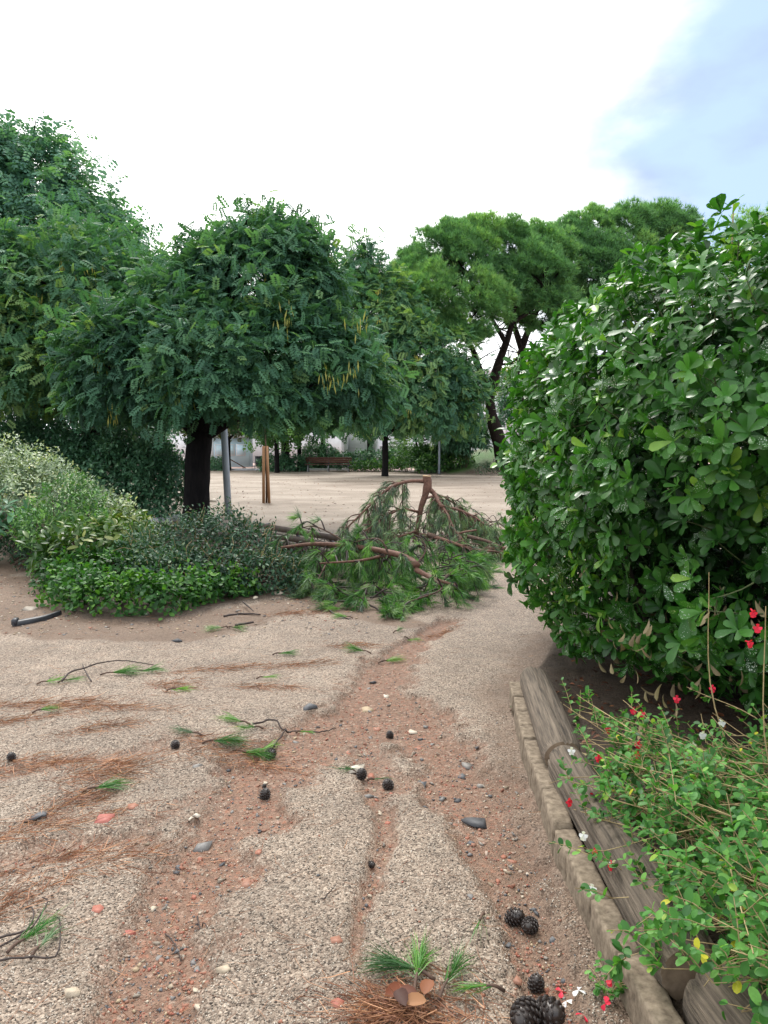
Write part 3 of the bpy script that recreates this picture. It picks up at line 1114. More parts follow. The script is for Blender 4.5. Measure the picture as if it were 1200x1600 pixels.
# handrails at the steps
for dx, lab in ((0, 'brown sloping handrail beside the distant steps, the longer one'), (-1.0, 'short brown handrail low beside the distant steps')):
    b = np.array([-10.4 + dx, 53.0, 0])
    t = thing('handrail', lab, 'handrail', b, group='handrails at the distant steps')
    k = 1.0 if dx == 0 else 0.55
    MB().tube([b + (-.55, 0, .95 * k), b + (.9, 0, .12)], .035, 7).build('rail', M_SLAT_RED, t)
    MB().tube([b + (-.5, 0, 0), b + (-.5, 0, .93 * k)], .03, 6).build('post', M_METAL, t)
    MB().tube([b + (.7, 0, 0), b + (.7, 0, .22)], .03, 6).build('post', M_METAL, t)
# hoop railings
for i, x in enumerate((-4.2, -2.1, 0.0)):
    b = np.array([x, 54.5, 0])
    t = thing('hoop_railing', ('low steel hoop railing nearest the clipped square bush', 'low steel hoop railing in front of the white stairs', 'low steel hoop railing just past the white stairs')[i].replace('nearest', 'next to'), 'railing', b, group='low hoop railings by the stairs')
    MB().tube(curve([b + (-.95, 0, 0), b + (-.95, 0, .8), b + (-.75, 0, 1.0), b + (.75, 0, 1.0), b + (.95, 0, .8), b + (.95, 0, 0)], 24), .04, 7).build('hoop', M_STEEL, t)
    MB().tube([b + (-.95, 0, .5), b + (.95, 0, .5)], .025, 6).build('rail', M_STEEL, t)


# ------------------------------------------------------------------ trees
def sample_lobes(lobes, per_area, bottom=-0.75, inner=0.2, lump=0.16, ragged=0.0, nsc=1.0):
    """points on the shell of a union of ellipsoids, with outward normals"""
    P, N, Q = [], [], []
    for li, (c, r) in enumerate(lobes):
        c, r = np.asarray(c, float), np.asarray(r, float)
        n = int(per_area * 4 * np.pi * ((r[0] * r[1]) ** 1.6 / 3 + (r[0] * r[2]) ** 1.6 / 3 + (r[1] * r[2]) ** 1.6 / 3) ** (1 / 1.6))
        d = rand_dirs(n)
        d = d[d[:, 2] > bottom]
        ph = li * 7.3
        lumpv = np.sin(d[:, 0] * 5 + ph) * np.sin(d[:, 1] * 5.5 + ph * 1.7) + 0.8 * np.sin(d[:, 2] * 8 + d[:, 0] * 6 + ph)
        rad = 1 + lump * lumpv - inner * rng.random(len(d)) ** 2
        if ragged:
            e = fbm(d[:, 0] * 2.2 + d[:, 2] * 1.3 + ph, d[:, 1] * 2.2 - d[:, 2] * 1.9 + ph, 1.0, 3, 60) - .5
            rad = rad + ragged * e + ragged * .35 * rng.random(len(d)) ** 5
        p = c + d * r * rad[:, None]
        keep = np.ones(len(p), bool)
        if ragged:
            keep &= fbm(p[:, 0] * nsc + p[:, 2] * .6 * nsc, p[:, 2] * nsc - p[:, 1] * .7 * nsc, 1.6, 2, 70) + .3 * rng.random(len(p)) > .50
        for lj, (c2, r2) in enumerate(lobes):
            if lj != li:
                keep &= (((p - np.asarray(c2)) / np.asarray(r2)) ** 2).sum(1) > 0.62
        P.append(p[keep])
        N.append(nrm(d[keep] / r))
        Q.append(lumpv[keep] * 0.12 + rng.normal() * 0.12 + np.zeros(keep.sum()))
    return np.concatenate(P), np.concatenate(N), np.concatenate(Q)


def fluff(P, N, Q, tmpl, k, size, droop=0.35, spread=1.0, jitter=0.15, up=0.6, vary=0.22, base=0.45):
    """k leaves fan out from every cluster point; returns M, T, rnd"""
    n = len(P)
    T = np.repeat(P, k, 0) + rng.normal(size=(n * k, 3)) * jitter
    o = np.repeat(N, k, 0)
    D = nrm(o * 0.8 + rand_dirs(n * k) * spread + np.array([0, 0, -droop]))
    Nn = nrm(o * 0.5 + np.array([0, 0, up]) + rand_dirs(n * k) * 0.35)
    s = size * rng.uniform(0.65, 1.2, n * k)
    M = frames(D, Nn) * s[:, None, None]
    cl = np.repeat(base + Q + rng.normal(size=n) * vary, k)
    rnd = np.clip(cl + rng.normal(size=n * k) * 0.1, 0, 1)
    return M, T, rnd


def limb_paths(base, fork, targets, r0, wob=0.25, n=9):
    out = []
    for tg in targets:
        a, b = np.asarray(fork, float), np.asarray(tg, float)
        mid1 = a + (b - a) * .35 + rng.normal(size=3) * wob * .5 + (0, 0, .1 * np.linalg.norm(b - a))
        mid2 = a + (b - a) * .7 + rng.normal(size=3) * wob
        out.append(curve([a, mid1, mid2, b], n))
    return out


def broad_tree(name, label, base, fork_z, trunk_r, lobes, density, leaf_mat, tmpl, k, size, bark=M_BARK_DARK, lean=(0, 0), group=None, cat='tree',
               pods=(), limb_n=None, droop=0.35, jitter=0.15, near_leaves=0, flare=1.35, base_rnd=0.45):
    base = np.asarray(base, float)
    t = thing(name, label, cat, base, group=group)
    fork = base + (lean[0], lean[1], fork_z)
    tr = MB()
    pts = curve([base + (0, 0, -.1), base + (lean[0] * .15, lean[1] * .2, fork_z * .3), base + (lean[0] * .5, lean[1] * .6, fork_z * .7), fork + (0, 0, .1)], 12)
    rr = trunk_r * np.interp(np.linspace(0, 1, 12), [0, .1, .3, .85, 1], [flare, 1.12, 1.0, .95, 1.0])
    tr.tube(pts, rr, 14, rough=.16, seed=len(bpy.data.objects))
    tr.build('trunk', bark, t, True)
    tg = [np.asarray(c) + rng.normal(size=3) * .1 for c, r in lobes]
    if limb_n:
        tg = tg[:limb_n]
    for P in limb_paths(base, fork, tg, trunk_r):
        MB().tube(P, np.linspace(trunk_r * .62, trunk_r * .12, len(P)), 9, rough=.15, seed=len(bpy.data.objects)).build('limb', bark, t, True)
        # smaller boughs from the limb
        mb = MB()
        for _ in range(5):
            i = rng.integers(3, len(P))
            a = P[i]
            q = a + rand_dirs(1)[0] * np.asarray(lobes[0][1]) * .7
            mb.tube(curve([a, (a + q) / 2 + rng.normal(size=3) * .1, q], 6), np.linspace(trunk_r * .2, trunk_r * .03, 6), 5, cap=False)
        mb.build('bough', bark, t)
    P, N, Q = sample_lobes(lobes, density, ragged=.75, nsc=.34 / size)
    M, T, rnd = fluff(P, N, Q, tmpl, k, size, droop=droop, jitter=jitter, base=base_rnd)
    if near_leaves:
        dist = T[:, 1] + np.abs(T[:, 0]) * .2 - (N.repeat(k, 0)[:, 1] < -.2) * 1.0
        idx = np.argsort(dist)[:near_leaves * 3]
        idx = rng.permutation(idx)[:near_leaves]
        mask = np.zeros(len(T), bool)
        mask[idx] = True
        vari = [raw_mesh('leaf', tmpl[0], tmpl[1], leaf_mat, np.full(len(tmpl[0]), v)) for v in np.linspace(.2, .9, 6)]
        ip = t.matrix_basis.inverted()
        for i in idx:
            o = bpy.data.objects.new('leaf', vari[int(np.clip(rnd[i] * 6, 0, 5))])
            mm = Matrix([[*M[i][r], T[i][r]] for r in range(3)] + [[0, 0, 0, 1]])
            link(o, t)
            o.matrix_basis = ip @ mm
        M, T, rnd = M[~mask], T[~mask], rnd[~mask]
    MB().inst(*tmpl, M, T, rnd).build('crown', leaf_mat, t, kind='stuff')
    for (px, py, dep) in pods:
        c = posd(px, py, dep)
        mb = MB()
        n = 16
        st = c + rng.normal(size=(n, 3)) * (.1, .08, .12)
        D = nrm(np.array([0, 0, -1.0]) + rand_dirs(n) * .25)
        s = rng.uniform(.12, .24, n)
        tv, tf = simple_leaf_t(.13, 0, .02)
        mb.inst(tv, tf, frames(D, rand_dirs(n)) * s[:, None, None], st, rng.random(n))
        mb.build('pod_cluster', M_POD, t, kind='stuff')
    return t


CT = compound_t()
CT_S = compound_t(3, .12, .36)
# the big pagoda tree in front of the square
b = P3(306, 826)
tree_lobes = [((-3.7, 14.9, 3.35), (1.7, 1.7, 1.15)), ((-1.9, 15.3, 3.3), (1.35, 1.5, 1.2)), ((-2.5, 15.4, 4.65), (1.25, 1.3, 1.0)), ((-4.7, 14.7, 2.95), (1.0, 1.1, .85)), ((-2.8, 13.9, 2.95), (1.5, 1.1, .95)),
              ((-2.0, 15.3, 5.15), (.75, .8, .6)), ((-3.5, 15.2, 4.5), (.85, .9, .65)), ((-1.15, 14.8, 2.85), (1.0, 1.1, .85)), ((-1.55, 15, 4.6), (.65, .7, .65)), ((-3.0, 15.2, 5.35), (.5, .5, .42)), ((-5.35, 14.6, 3.4), (.6, .6, .45)), ((-2.45, 15.3, 5.7), (.42, .42, .35))]
broad_tree('pagoda_tree', 'broad pagoda tree with a thick black trunk and hanging yellow pods', b, 1.78, .25, tree_lobes, 38, M_SOPH, CT, 9, .27, lean=(.12, 0),
           pods=[(160, 560, 13.6), (220, 585, 13.4), (450, 490, 13.2), (512, 585, 13.2), (545, 575, 13.4), (400, 430, 14.2), (330, 520, 13), (175, 640, 13.6), (300, 610, 12.9), (560, 500, 13.7)],
           near_leaves=300)
# the tree in the middle of the square
b = P3(602, 744)
ml = [((.9, b[1], 5.4), (3.0, 2.8, 2.9)), ((-.2, b[1], 7.7), (2.1, 2.1, 1.9)), ((2.7, b[1] - .5, 4.6), (2.1, 2.0, 2.2)), ((-1.2, b[1] + .3, 10.6), (.8, .8, 1.7)), ((-.2, b[1], 9.4), (1.2, 1.2, 1.2)), ((-2.2, b[1] - .6, 6.2), (1.8, 1.8, 1.9)), ((.3, b[1], 8.9), (1.3, 1.3, 1.3)),
      ((-.6, b[1] - 1, 4.4), (1.9, 1.8, 2.1)), ((1.3, b[1] - 1.5, 6.8), (1.6, 1.4, 1.5)), ((3.9, b[1], 3.6), (1.3, 1.2, 1.2))]
broad_tree('pagoda_tree', 'slender trunked pagoda tree standing out on the middle of the sand', b, 2.2, .17, ml, 10, M_SOPH, CT, 9, .5, group='pagoda trees',
           pods=[(590, 455, 36), (590, 495, 36), (505, 620, 37), (640, 640, 36), (655, 560, 36)], jitter=.3, base_rnd=.62)
# tall pale tree and mid tree at the side
broad_tree('tall_tree', 'tall pale blue green tree rising above all at the edge', (-11.5, 25, 0), 4.0, .3,
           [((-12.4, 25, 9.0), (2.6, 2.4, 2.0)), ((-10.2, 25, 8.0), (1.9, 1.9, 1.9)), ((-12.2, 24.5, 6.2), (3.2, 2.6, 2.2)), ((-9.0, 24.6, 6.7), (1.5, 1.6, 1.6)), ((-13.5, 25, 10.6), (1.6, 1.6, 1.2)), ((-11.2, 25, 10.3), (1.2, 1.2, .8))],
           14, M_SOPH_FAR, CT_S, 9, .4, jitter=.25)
broad_tree('pagoda_tree', 'dense pagoda tree with yellow pods under the tall pale tree', (-7.0, 18.5, 0), 2.0, .2,
           [((-6.9, 18, 4.7), (1.9, 1.8, 1.5)), ((-8.3, 17.6, 4.0), (1.7, 1.7, 1.5)), ((-5.6, 18, 3.9), (1.6, 1.6, 1.5)), ((-6.9, 17.3, 3.5), (1.6, 1.4, 1.1)), ((-9.6, 18, 4.8), (1.4, 1.5, 1.3)), ((-5.3, 18.3, 3.3), (1.2, 1.2, .9)), ((-7.6, 18, 5.6), (1.1, 1.1, .9))],
           28, M_SOPH, CT, 9, .32, group='pagoda trees', pods=[(145, 425, 16.3), (120, 510, 16.0), (200, 470, 16.2), (60, 470, 16.2), (100, 410, 16.4), (240, 450, 16.4), (30, 560, 16)], jitter=.2)
# dark tall shrubs closing the view at the side, under the trees
# small trees on the far side of the square
far = [
    (433, 739, 47.5, 1.9, .15, [((0, 0, 3.0), (1.9, 1.7, 1.3)), ((1.2, .3, 3.8), (1.5, 1.5, 1.3))], M_BUSH, 'small bright green tree just past the litter bin'),
    (446, 722, 56, 2.6, .3, [((0, 0, 5.4), (3.0, 2.6, 2.3)), ((-1.6, 0, 4.6), (2.0, 2.0, 1.4))], M_SOPH_FAR, 'stout trunked tree behind the litter bin'),
    (468, 728, 51, 2.0, .14, [((.3, 0, 3.6), (1.9, 1.7, 1.4)), ((-.8, 0, 3.0), (1.1, 1.1, .9))], M_BUSH, 'small forked tree behind the long bench'),
    (358, 736, 52, 2.1, .14, [((0, 0, 3.9), (2.6, 2.0, 1.5)), ((2.3, 0, 3.7), (1.9, 1.7, 1.3)), ((-2.2, 0, 4), (1.9, 1.7, 1.4))], M_BROWNLEAF, 'thin tree with drab brownish leaves by the kiosk'),
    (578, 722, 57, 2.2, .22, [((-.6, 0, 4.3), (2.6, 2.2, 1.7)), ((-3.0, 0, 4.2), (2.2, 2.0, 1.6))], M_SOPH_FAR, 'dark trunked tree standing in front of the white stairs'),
    (376, 727, 64, 2.4, .18, [((0, 0, 4.8), (3.2, 2.4, 2.0)), ((3, 0, 4.6), (2.4, 2, 1.7))], M_BROWNLEAF, 'drab tree in front of the pale grey wall'),
    (417, 725, 68, 2.4, .22, [((0, 0, 5.2), (3.4, 2.6, 2.2))], M_BROWNLEAF, 'drab leafy tree close against the pale grey wall'),
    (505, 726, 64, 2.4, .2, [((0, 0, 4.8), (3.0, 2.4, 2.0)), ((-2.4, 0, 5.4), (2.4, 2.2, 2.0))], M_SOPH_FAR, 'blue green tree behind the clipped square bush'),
]
for px, py, dep, fz, r, lb, mat, lab in far:
    x = (px - 600) / FPX * dep
    bb = np.array([x, dep, float(gz(x, dep))])
    broad_tree('small_tree', lab, bb, fz, r, [(np.asarray(c) + bb, rr) for c, rr in lb], 5.5, mat, CT_S, 7, .5, group='small trees on the far side', jitter=.2)
# twin stems in the shrub bed
x = 2.2
bb = np.array([x, 48.5, float(gz(x, 48.5))])
broad_tree('twin_stem_tree', 'small twin stemmed tree growing out of the shrub bed', bb, .5, .12, [(bb + (-.35, 0, 3.4), (1.5, 1.3, 1.0)), (bb + (.5, 0, 3.5), (1.5, 1.3, 1.0))], 6, M_SOPH, CT_S, 7, .5, jitter=.2)


# umbrella pines
TUFT = tuft_t(11, .95, .085, 2)


def pine(name, label, base, trunk_pts, r0, lobes_px, limbs, dens, size, twigs=30, group=None):
    t = thing(name, label, 'tree', base, group=group)
    P = curve(trunk_pts, 14)
    MB().tube(P, r0 * np.interp(np.linspace(0, 1, 14), [0, .08, .5, 1], [1.3, 1.03, .85, .5]), 14, rough=.2, seed=4).build('trunk', M_BARK_PINE, t, True)
    for pts, ra, rb in limbs:
        Q = curve(pts, 12)
        MB().tube(Q, np.linspace(ra, rb, 12), 9, rough=.2, seed=9).build('limb', M_BARK_PINE, t, True)
    lobes = [(posd(px, py, d), np.array([1, .9, .8]) * (pr * d / FPX)) for px, py, d, pr in lobes_px]
    tw = MB()
    ends = [P[-1]] + [np.asarray(l[0][-1]) for l in limbs] + [P[9], P[11]]
    for c, r in lobes:
        a = min(ends, key=lambda e: np.linalg.norm(np.asarray(e) - c))
        for _ in range(2):
            q = c + rng.normal(size=3) * r * .4
            tw.tube(curve([a, (np.asarray(a) + q) / 2 + rng.normal(size=3) * .4, q], 7), np.linspace(.09, .02, 7), 5, cap=False)
    for _ in range(twigs):
        l = limbs[rng.integers(len(limbs))][0]
        Q = curve(l, 10)
        a = Q[rng.integers(3, 10)]
        d = nrm(rand_dirs(1)[0] * (1, 1, .5) + (0, 0, .2))
        q = a + d * rng.uniform(.8, 2.0)
        tw.tube(curve([a, (a + q) / 2 + rng.normal(size=3) * .15, q], 6), np.linspace(.045, .012, 6), 4, cap=False)
    tw.build('branchwork', M_BARK_PINE, t, kind='stuff')
    Pp, N, Q = sample_lobes(lobes, dens, bottom=-.6, inner=.3, lump=.2, ragged=.4, nsc=.5)
    Pp = Pp - N * (rng.random(len(Pp)) ** 2 * .45)[:, None]
    n = len(Pp)
    yellower = np.zeros(n)
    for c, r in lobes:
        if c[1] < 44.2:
            yellower = np.maximum(yellower, .3 * ((((Pp - c) / r) ** 2).sum(1) < 1.35))  # closer lobes take a yellower green
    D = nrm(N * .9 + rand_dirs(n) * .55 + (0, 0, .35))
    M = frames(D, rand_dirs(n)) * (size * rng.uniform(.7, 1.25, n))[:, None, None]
    rnd = np.clip(.36 + yellower + Q + rng.normal(size=n) * .14 + .12 * N[:, 2], 0, 1)
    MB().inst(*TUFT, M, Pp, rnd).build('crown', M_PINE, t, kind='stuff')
    return t


d1 = 45.0
base1 = np.array([posd(790, 722, d1)[0], d1, float(gz(posd(790, 722, d1)[0], d1))])
p = lambda a, b, d=d1: posd(a, b, d)
pine('umbrella_pine', 'leaning umbrella pine with a forked trunk on the bank', base1,
     [base1 + (0, 0, -.3), p(780, 690), p(768, 650), p(765, 612)], .42,
     [(700, 395, 45, 52), (752, 392, 46, 55), (652, 440, 45, 42), (690, 460, 43.5, 56), (850, 505, 47, 24), (880, 488, 47, 30), (815, 498, 48, 26), (740, 470, 43.5, 55), (800, 390, 46, 50), (838, 428, 45, 50), (715, 515, 43.6, 46), (688, 505, 44, 42),      (850, 470, 45.5, 42), (800, 450, 45.5, 55), (735, 430, 45, 60), (660, 410, 46, 35), (850, 385, 47, 40), (725, 375, 46, 35)],
     [([p(765, 614), p(748, 575), p(738, 545), p(715, 500)], .26, .08), ([p(766, 616), p(780, 565), p(796, 520), p(808, 460)], .3, .1), ([p(790, 535), p(770, 500), p(752, 460)], .15, .05), ([p(800, 505), p(835, 480), p(850, 450)], .13, .05),
      ([p(778, 570), p(800, 566), p(835, 540)], .08, .03)],
     165, .36, 90, 'umbrella pines')
d2 = 50.0
base2 = np.array([posd(822, 700, d2)[0], d2, float(gz(posd(822, 700, d2)[0], d2))])
q = lambda a, b: posd(a, b, d2)
pine('umbrella_pine', 'second umbrella pine with a straight dark trunk behind the leaning one', base2,
     [base2 + (0, 0, -.3), q(826, 640), q(815, 580), q(815, 540)], .36,
     [(885, 385, 50, 46), (930, 365, 50, 45), (982, 362, 50, 46), (1030, 358, 51, 42), (1062, 362, 50, 32), (880, 430, 49, 50), (930, 420, 48.5, 55), (990, 412, 49, 50), (1045, 400, 50, 40), (905, 470, 49, 42),
      (955, 460, 49, 42), (1010, 450, 50, 40)],
     [([q(815, 545), q(800, 500), q(785, 470), q(790, 440)], .2, .06), ([q(815, 545), q(832, 500), q(850, 470), q(900, 430)], .22, .07), ([q(822, 520), q(850, 505), q(890, 495), q(940, 440)], .14, .05), ([q(820, 560), q(850, 540), q(885, 520)], .07, .02),
      ([q(832, 505), q(830, 470), q(835, 430)], .12, .04)],
     120, .4, 70, 'umbrella pines')
d3 = 30.0
base3 = np.array([15.0, 31, float(gz(15.0, 31))])
q3 = lambda a, b: posd(a, b, d3)
pine('umbrella_pine', 'umbrella pine whose crown shows just over the top of the big hedge', base3,
     [base3, base3 + (.1, 0, 3), base3 + (0, .2, 6)], .3,
     [(1165, 385, 30, 60), (1215, 375, 31, 60), (1120, 420, 31, 45), (1190, 450, 31, 70), (1270, 400, 31, 60)],
     [([base3 + (0, .2, 6), base3 + (-.5, 0, 8), q3(1165, 400)], .2, .06), ([base3 + (0, .2, 6), base3 + (.6, 0, 8), q3(1230, 400)], .2, .06)],
     50, .27, 10, 'umbrella pines')
# ------------------------------------------------------------------ shrubs
SL = simple_leaf_t(.5, .12, .12)
SLN = simple_leaf_t(.3, .12, .15)
LAU = leaf_t(.36, .14, .25, 'lance')


def shrub(name, label, lobes, mat, tmpl, k, size, density, cat='shrub', group=None, jitter=.06, droop=.15, stems=10, stem_mat=None, bottom=-.55,
          inner=.3, lump=.16, base_rnd=.42, spread=1.0, zmin=None):
    c0 = np.mean([np.asarray(c) for c, r in lobes], 0)
    base = np.array([c0[0], c0[1], float(gz(c0[0], c0[1]))])
    t = thing(name, label, cat, base, group=group)
    P, N, Q = sample_lobes(lobes, density, bottom, inner, lump)
    g = gz(P[:, 0], P[:, 1], False)
    ok = P[:, 2] > g + .01
    P, N, Q = P[ok], N[ok], Q[ok]
    M, T, rnd = fluff(P, N, Q, tmpl, k, size, droop=droop, jitter=jitter, base=base_rnd, spread=spread)
    MB().inst(*tmpl, M, T, rnd).build('foliage', mat, t, kind='stuff')
    if stems:
        mb = MB()
        for i in range(stems):
            c, r = lobes[rng.integers(len(lobes))]
            q = np.asarray(c) + rand_dirs(1)[0] * np.asarray(r) * .85
            a = base + (q - base) * (.25, .25, 0) + rng.normal(size=3) * (.08, .08, 0)
            a[2] = float(gz(a[0], a[1]))
            mb.tube(curve([a, (a + q) / 2 + rng.normal(size=3) * .06, q], 7), np.linspace(.018, .005, 7), 4, cap=False)
        mb.build('stem', stem_mat or M_TWIG, t, kind='stuff')
    return t


def lob(px, py, d, *r):
    r = r if len(r) == 3 else (r[0],) * 3
    return (posd(px, py, d), np.array(r, float))


# dark hedge masses under the trees
shrub('dark_hedge', 'tall dark green hedge running up to the big black trunk', [lob(110, 745, 17.5, 1.1, .9, 1.0), lob(180, 750, 17.2, 1.0, .9, .95), lob(240, 752, 17.0, .75, .8, .9), lob(45, 735, 18, 1.2, .9, 1.2), lob(215, 790, 16.6, .8, .6, .5)],
      M_DARKHEDGE, SL, 6, .11, 170, 'hedge', jitter=.08, inner=.5)
shrub('dark_hedge', 'very tall dark hedge closing the view under the tall pale tree', [lob(-60, 690, 21, 2.6, 1.2, 2.0), lob(60, 670, 21.5, 1.8, 1.1, 1.9), lob(160, 690, 22, 1.6, 1.0, 1.6), lob(-190, 690, 20, 2.2, 1.2, 2.2), lob(100, 640, 22, 1.6, 1, 1.4), lob(215, 700, 23, 1.0, 1.0, 1.5)],
      M_DARKHEDGE, SL, 6, .17, 60, 'hedge', jitter=.12, inner=.5)
# pale variegated shrub sloping down
shrub('variegated_shrub', 'pale variegated shrub mounding down towards the black trunk', [lob(-10, 755, 11.4, .75, .6, .62), lob(60, 765, 11.0, .6, .55, .55), lob(125, 795, 10.8, .5, .5, .45), lob(175, 818, 10.4, .38, .4, .36), lob(-90, 740, 11.6, .7, .6, .7), lob(215, 845, 10.2, .25, .3, .28)],
      M_VARIEG, SL, 7, .055, 190, jitter=.04, base_rnd=.5)
shrub('green_shrub', 'fresh green shrub with a bright top in front of the variegated one', [lob(110, 795, 9.9, .42, .4, .36), lob(75, 830, 9.8, .4, .4, .36), lob(140, 835, 9.6, .36, .36, .32)],
      M_BUSH, SLN, 7, .07, 190, jitter=.04, base_rnd=.5)
shrub('laurel_shrub', 'yellow mottled laurel with broad glossy leaves', [lob(140, 848, 9.0, .4, .35, .26), lob(195, 835, 9.2, .32, .32, .30), lob(85, 860, 9.1, .28, .28, .2)],
      M_LAUREL, LAU, 4, .125, 85, jitter=.05, base_rnd=.5)
shrub('acanthus_plant', 'low plant with big glossy leaves at the edge of the bed', [lob(5, 815, 10.2, .35, .3, .2), lob(-60, 815, 10.2, .4, .3, .25)], M_DARKHEDGE, LAU, 4, .19, 55, 'plant', jitter=.05, base_rnd=.6, stems=4)
shrub('low_shrub', 'low greyish shrub spreading along the edge of the earth path', [lob(25, 850, 10.6, .5, .35, .2), lob(-70, 850, 10.8, .6, .4, .25), lob(70, 868, 9.9, .35, .3, .17)], M_PRIVET, SL, 7, .05, 230, jitter=.04, base_rnd=.55)
# iris-like blades
t = thing('iris_clump', 'clump of upright strap leaves between the laurel and the black trunk', 'plant', P3(200, 850))
bl = MB()
n = 70
c = posd(200, 850, 9.3)
c[2] = .12
D = nrm(np.array([0, 0, 1.0]) + rand_dirs(n) * .4)
tv, tf = leaf_t(.05, .02, .25, 'lance')
bl.inst(tv, tf, frames(D, rand_dirs(n)) * rng.uniform(.3, .62, n)[:, None, None], c + rng.normal(size=(n, 3)) * (.14, .12, 0), rng.uniform(.4, 1, n))
bl.build('blade', M_BUSH, t, kind='stuff')
# bright ground cover along the front of the island
edge = [(88, 900, .30), (100, 925, .3), (118, 945, .3), (150, 955, .30), (190, 960, .3), (235, 960, .3), (280, 952, .28), (325, 942, .26), (370, 932, .24)]
gl = []
for px, py, r in edge:
    g = at(px, py)
    gl.append((np.array([g[0], g[1] + .04, .10]), np.array([r, r * .9, r * .95])))
for px, py in ((150, 920), (200, 925), (250, 925), (110, 890), (160, 890)):
    g = at(px, py)
    gl.append((np.array([g[0], g[1] + .2, .2]), np.array([.4, .4, .26])))
shrub('ground_cover', 'bright small leaved ground cover spilling over the rounded front of the island bed', gl, M_COVER, leaf_t(.62, .1, .1), 5, .056, 230, 'ground cover', jitter=.03, base_rnd=.48, stems=6, bottom=-.9)
# twiggy grey-green privet
pl = [lob(245, 872, 8.6, .42, .4, .32), lob(300, 858, 8.8, .42, .42, .36), lob(352, 848, 9.0, .4, .4, .40), lob(392, 866, 8.9, .34, .38, .33), lob(430, 900, 8.5, .26, .3, .22), lob(330, 895, 8.3, .5, .35, .26),
      lob(400, 905, 8.4, .36, .3, .25), lob(270, 900, 8.1, .45, .35, .25), lob(458, 918, 8.4, .2, .25, .15)]
pt = shrub('twiggy_shrub', 'loose twiggy grey green shrub filling the island beside the broken pine', pl, M_PRIVET, SL, 6, .056, 230, jitter=.05, base_rnd=.42, stems=60)
tw = MB()
lv = [[], [], []]
for i in range(150):
    c, r = pl[rng.integers(len(pl))]
    d = rand_dirs(1)[0]
    d[2] = abs(d[2])
    a = c + d * r * .8
    e = a + nrm(d + rand_dirs(1)[0] * .7 + (0, 0, .3)) * rng.uniform(.12, .3)
    tw.tube(curve([a, (a + e) / 2 + rng.normal(size=3) * .02, e], 5), np.linspace(.004, .002, 5), 3, cap=False)
    for s in np.linspace(.3, 1, 6):
        lv[0].append(a + (e - a) * s)
        lv[1].append(nrm((e - a) * 2 + rand_dirs(1)[0] * .5))
tw.build('shoot', M_STEM, pt, kind='stuff')
T = np.array(lv[0])
D = np.array(lv[1])
MB().inst(*SL, frames(D, rand_dirs(len(T)) + (0, 0, 1)) * .04, T, rng.uniform(.3, .8, len(T))).build('shoot_foliage', M_PRIVET, pt, kind='stuff')

# shrubs on the far side of the square
shrub('clipped_bush', 'flat topped clipped bush behind the long bench', [lob(490, 713, 54, .9, .8, .7), lob(508, 714, 54, .9, .8, .7), lob(490, 728, 54, .9, .8, .6), lob(510, 728, 54, .9, .8, .6)], M_DARKHEDGE, SL, 5, .2, 60, 'bush', jitter=.1)
shrub('low_hedge', 'low dark hedge between the litter bin and the long bench', [lob(424, 727, 50, .75, .6, .6), lob(445, 727, 50, .75, .6, .6), lob(465, 727, 50, .6, .6, .6)], M_DARKHEDGE, SL, 5, .2, 60, 'hedge', jitter=.1)
shrub('round_bush', 'small round dark bush in front of the pale blue kiosk', [lob(336, 730, 52, .75, .6, .55)], M_DARKHEDGE, SL, 5, .2, 60, 'bush', jitter=.1)
shrub('low_hedge', 'long low dark green hedge past the trunk in the middle of the sand', [lob(540, 724, 51, .7, .5, .55), lob(565, 722, 51, .8, .5, .6), lob(590, 720, 51, .8, .5, .65), lob(620, 718, 51, .8, .5, .7)], M_DARKHEDGE, SL, 5, .2, 60, 'hedge', jitter=.1)
shrub('low_bush', 'low bright green bushes edging the sand by the middle trunk', [lob(560, 729, 49.5, .6, .4, .3), lob(585, 728, 49.5, .7, .4, .35), lob(618, 728, 49.5, .7, .4, .32)], M_COVER, SL, 5, .16, 36, 'bush', jitter=.08)
shrub('round_bush', 'broad leafy green bush behind the slim lamp post', [lob(660, 716, 47, .8, .7, .75), lob(690, 714, 46.6, .9, .7, .8), lob(715, 718, 46.5, .8, .7, .65), lob(675, 726, 46, .9, .6, .5)], M_BUSH, SL, 5, .22, 70, 'bush', inner=.5, jitter=.1)
shrub('loose_bush', 'loose light green bush growing beside the twin stemmed tree', [lob(640, 714, 49, .9, .6, .6), lob(625, 704, 52, .9, .6, .7), lob(652, 722, 48, .7, .5, .4)], M_BUSH, SLN, 5, .26, 26, 'bush', jitter=.12, base_rnd=.55)
shrub('dark_bush', 'dark rounded bush with drooping fronds on the lawn bank', [lob(712, 688, 46, 1.0, .9, .95), lob(738, 684, 46, .9, .8, .8), lob(725, 672, 46.2, .8, .8, .7)], M_DARKHEDGE, SLN, 6, .35, 60, 'bush', inner=.5, jitter=.12, droop=.5)
shrub('weeping_shrub', 'dark weeping shrub hanging behind the second pine trunk', [lob(808, 625, 56, 1.3, 1, 1.4), lob(800, 650, 56, 1.0, 1, 1.4), lob(835, 610, 56, 1.5, 1, 1.5), lob(850, 680, 56, 1.5, 1, 1.4)], M_DARKHEDGE, SLN, 6, .35, 22, 'shrub', jitter=.15, droop=.6)
shrub('weedy_bush', 'thin weedy bush at the foot of the leaning pine', [lob(790, 728, 43.0, .8, .5, .45), lob(812, 725, 43, .6, .5, .4), lob(757, 733, 43, .5, .4, .22)], M_PRIVET, SLN, 5, .16, 36, 'bush', jitter=.1)
shrub('yellow_bush', 'yellow green bush seen between the two pine trunks', [lob(787, 605, 62, 1.4, 1, 1.2), lob(820, 585, 62, 1.6, 1, 1.4)], M_LAUREL, SL, 5, .35, 12, 'bush', jitter=.2, base_rnd=.75)

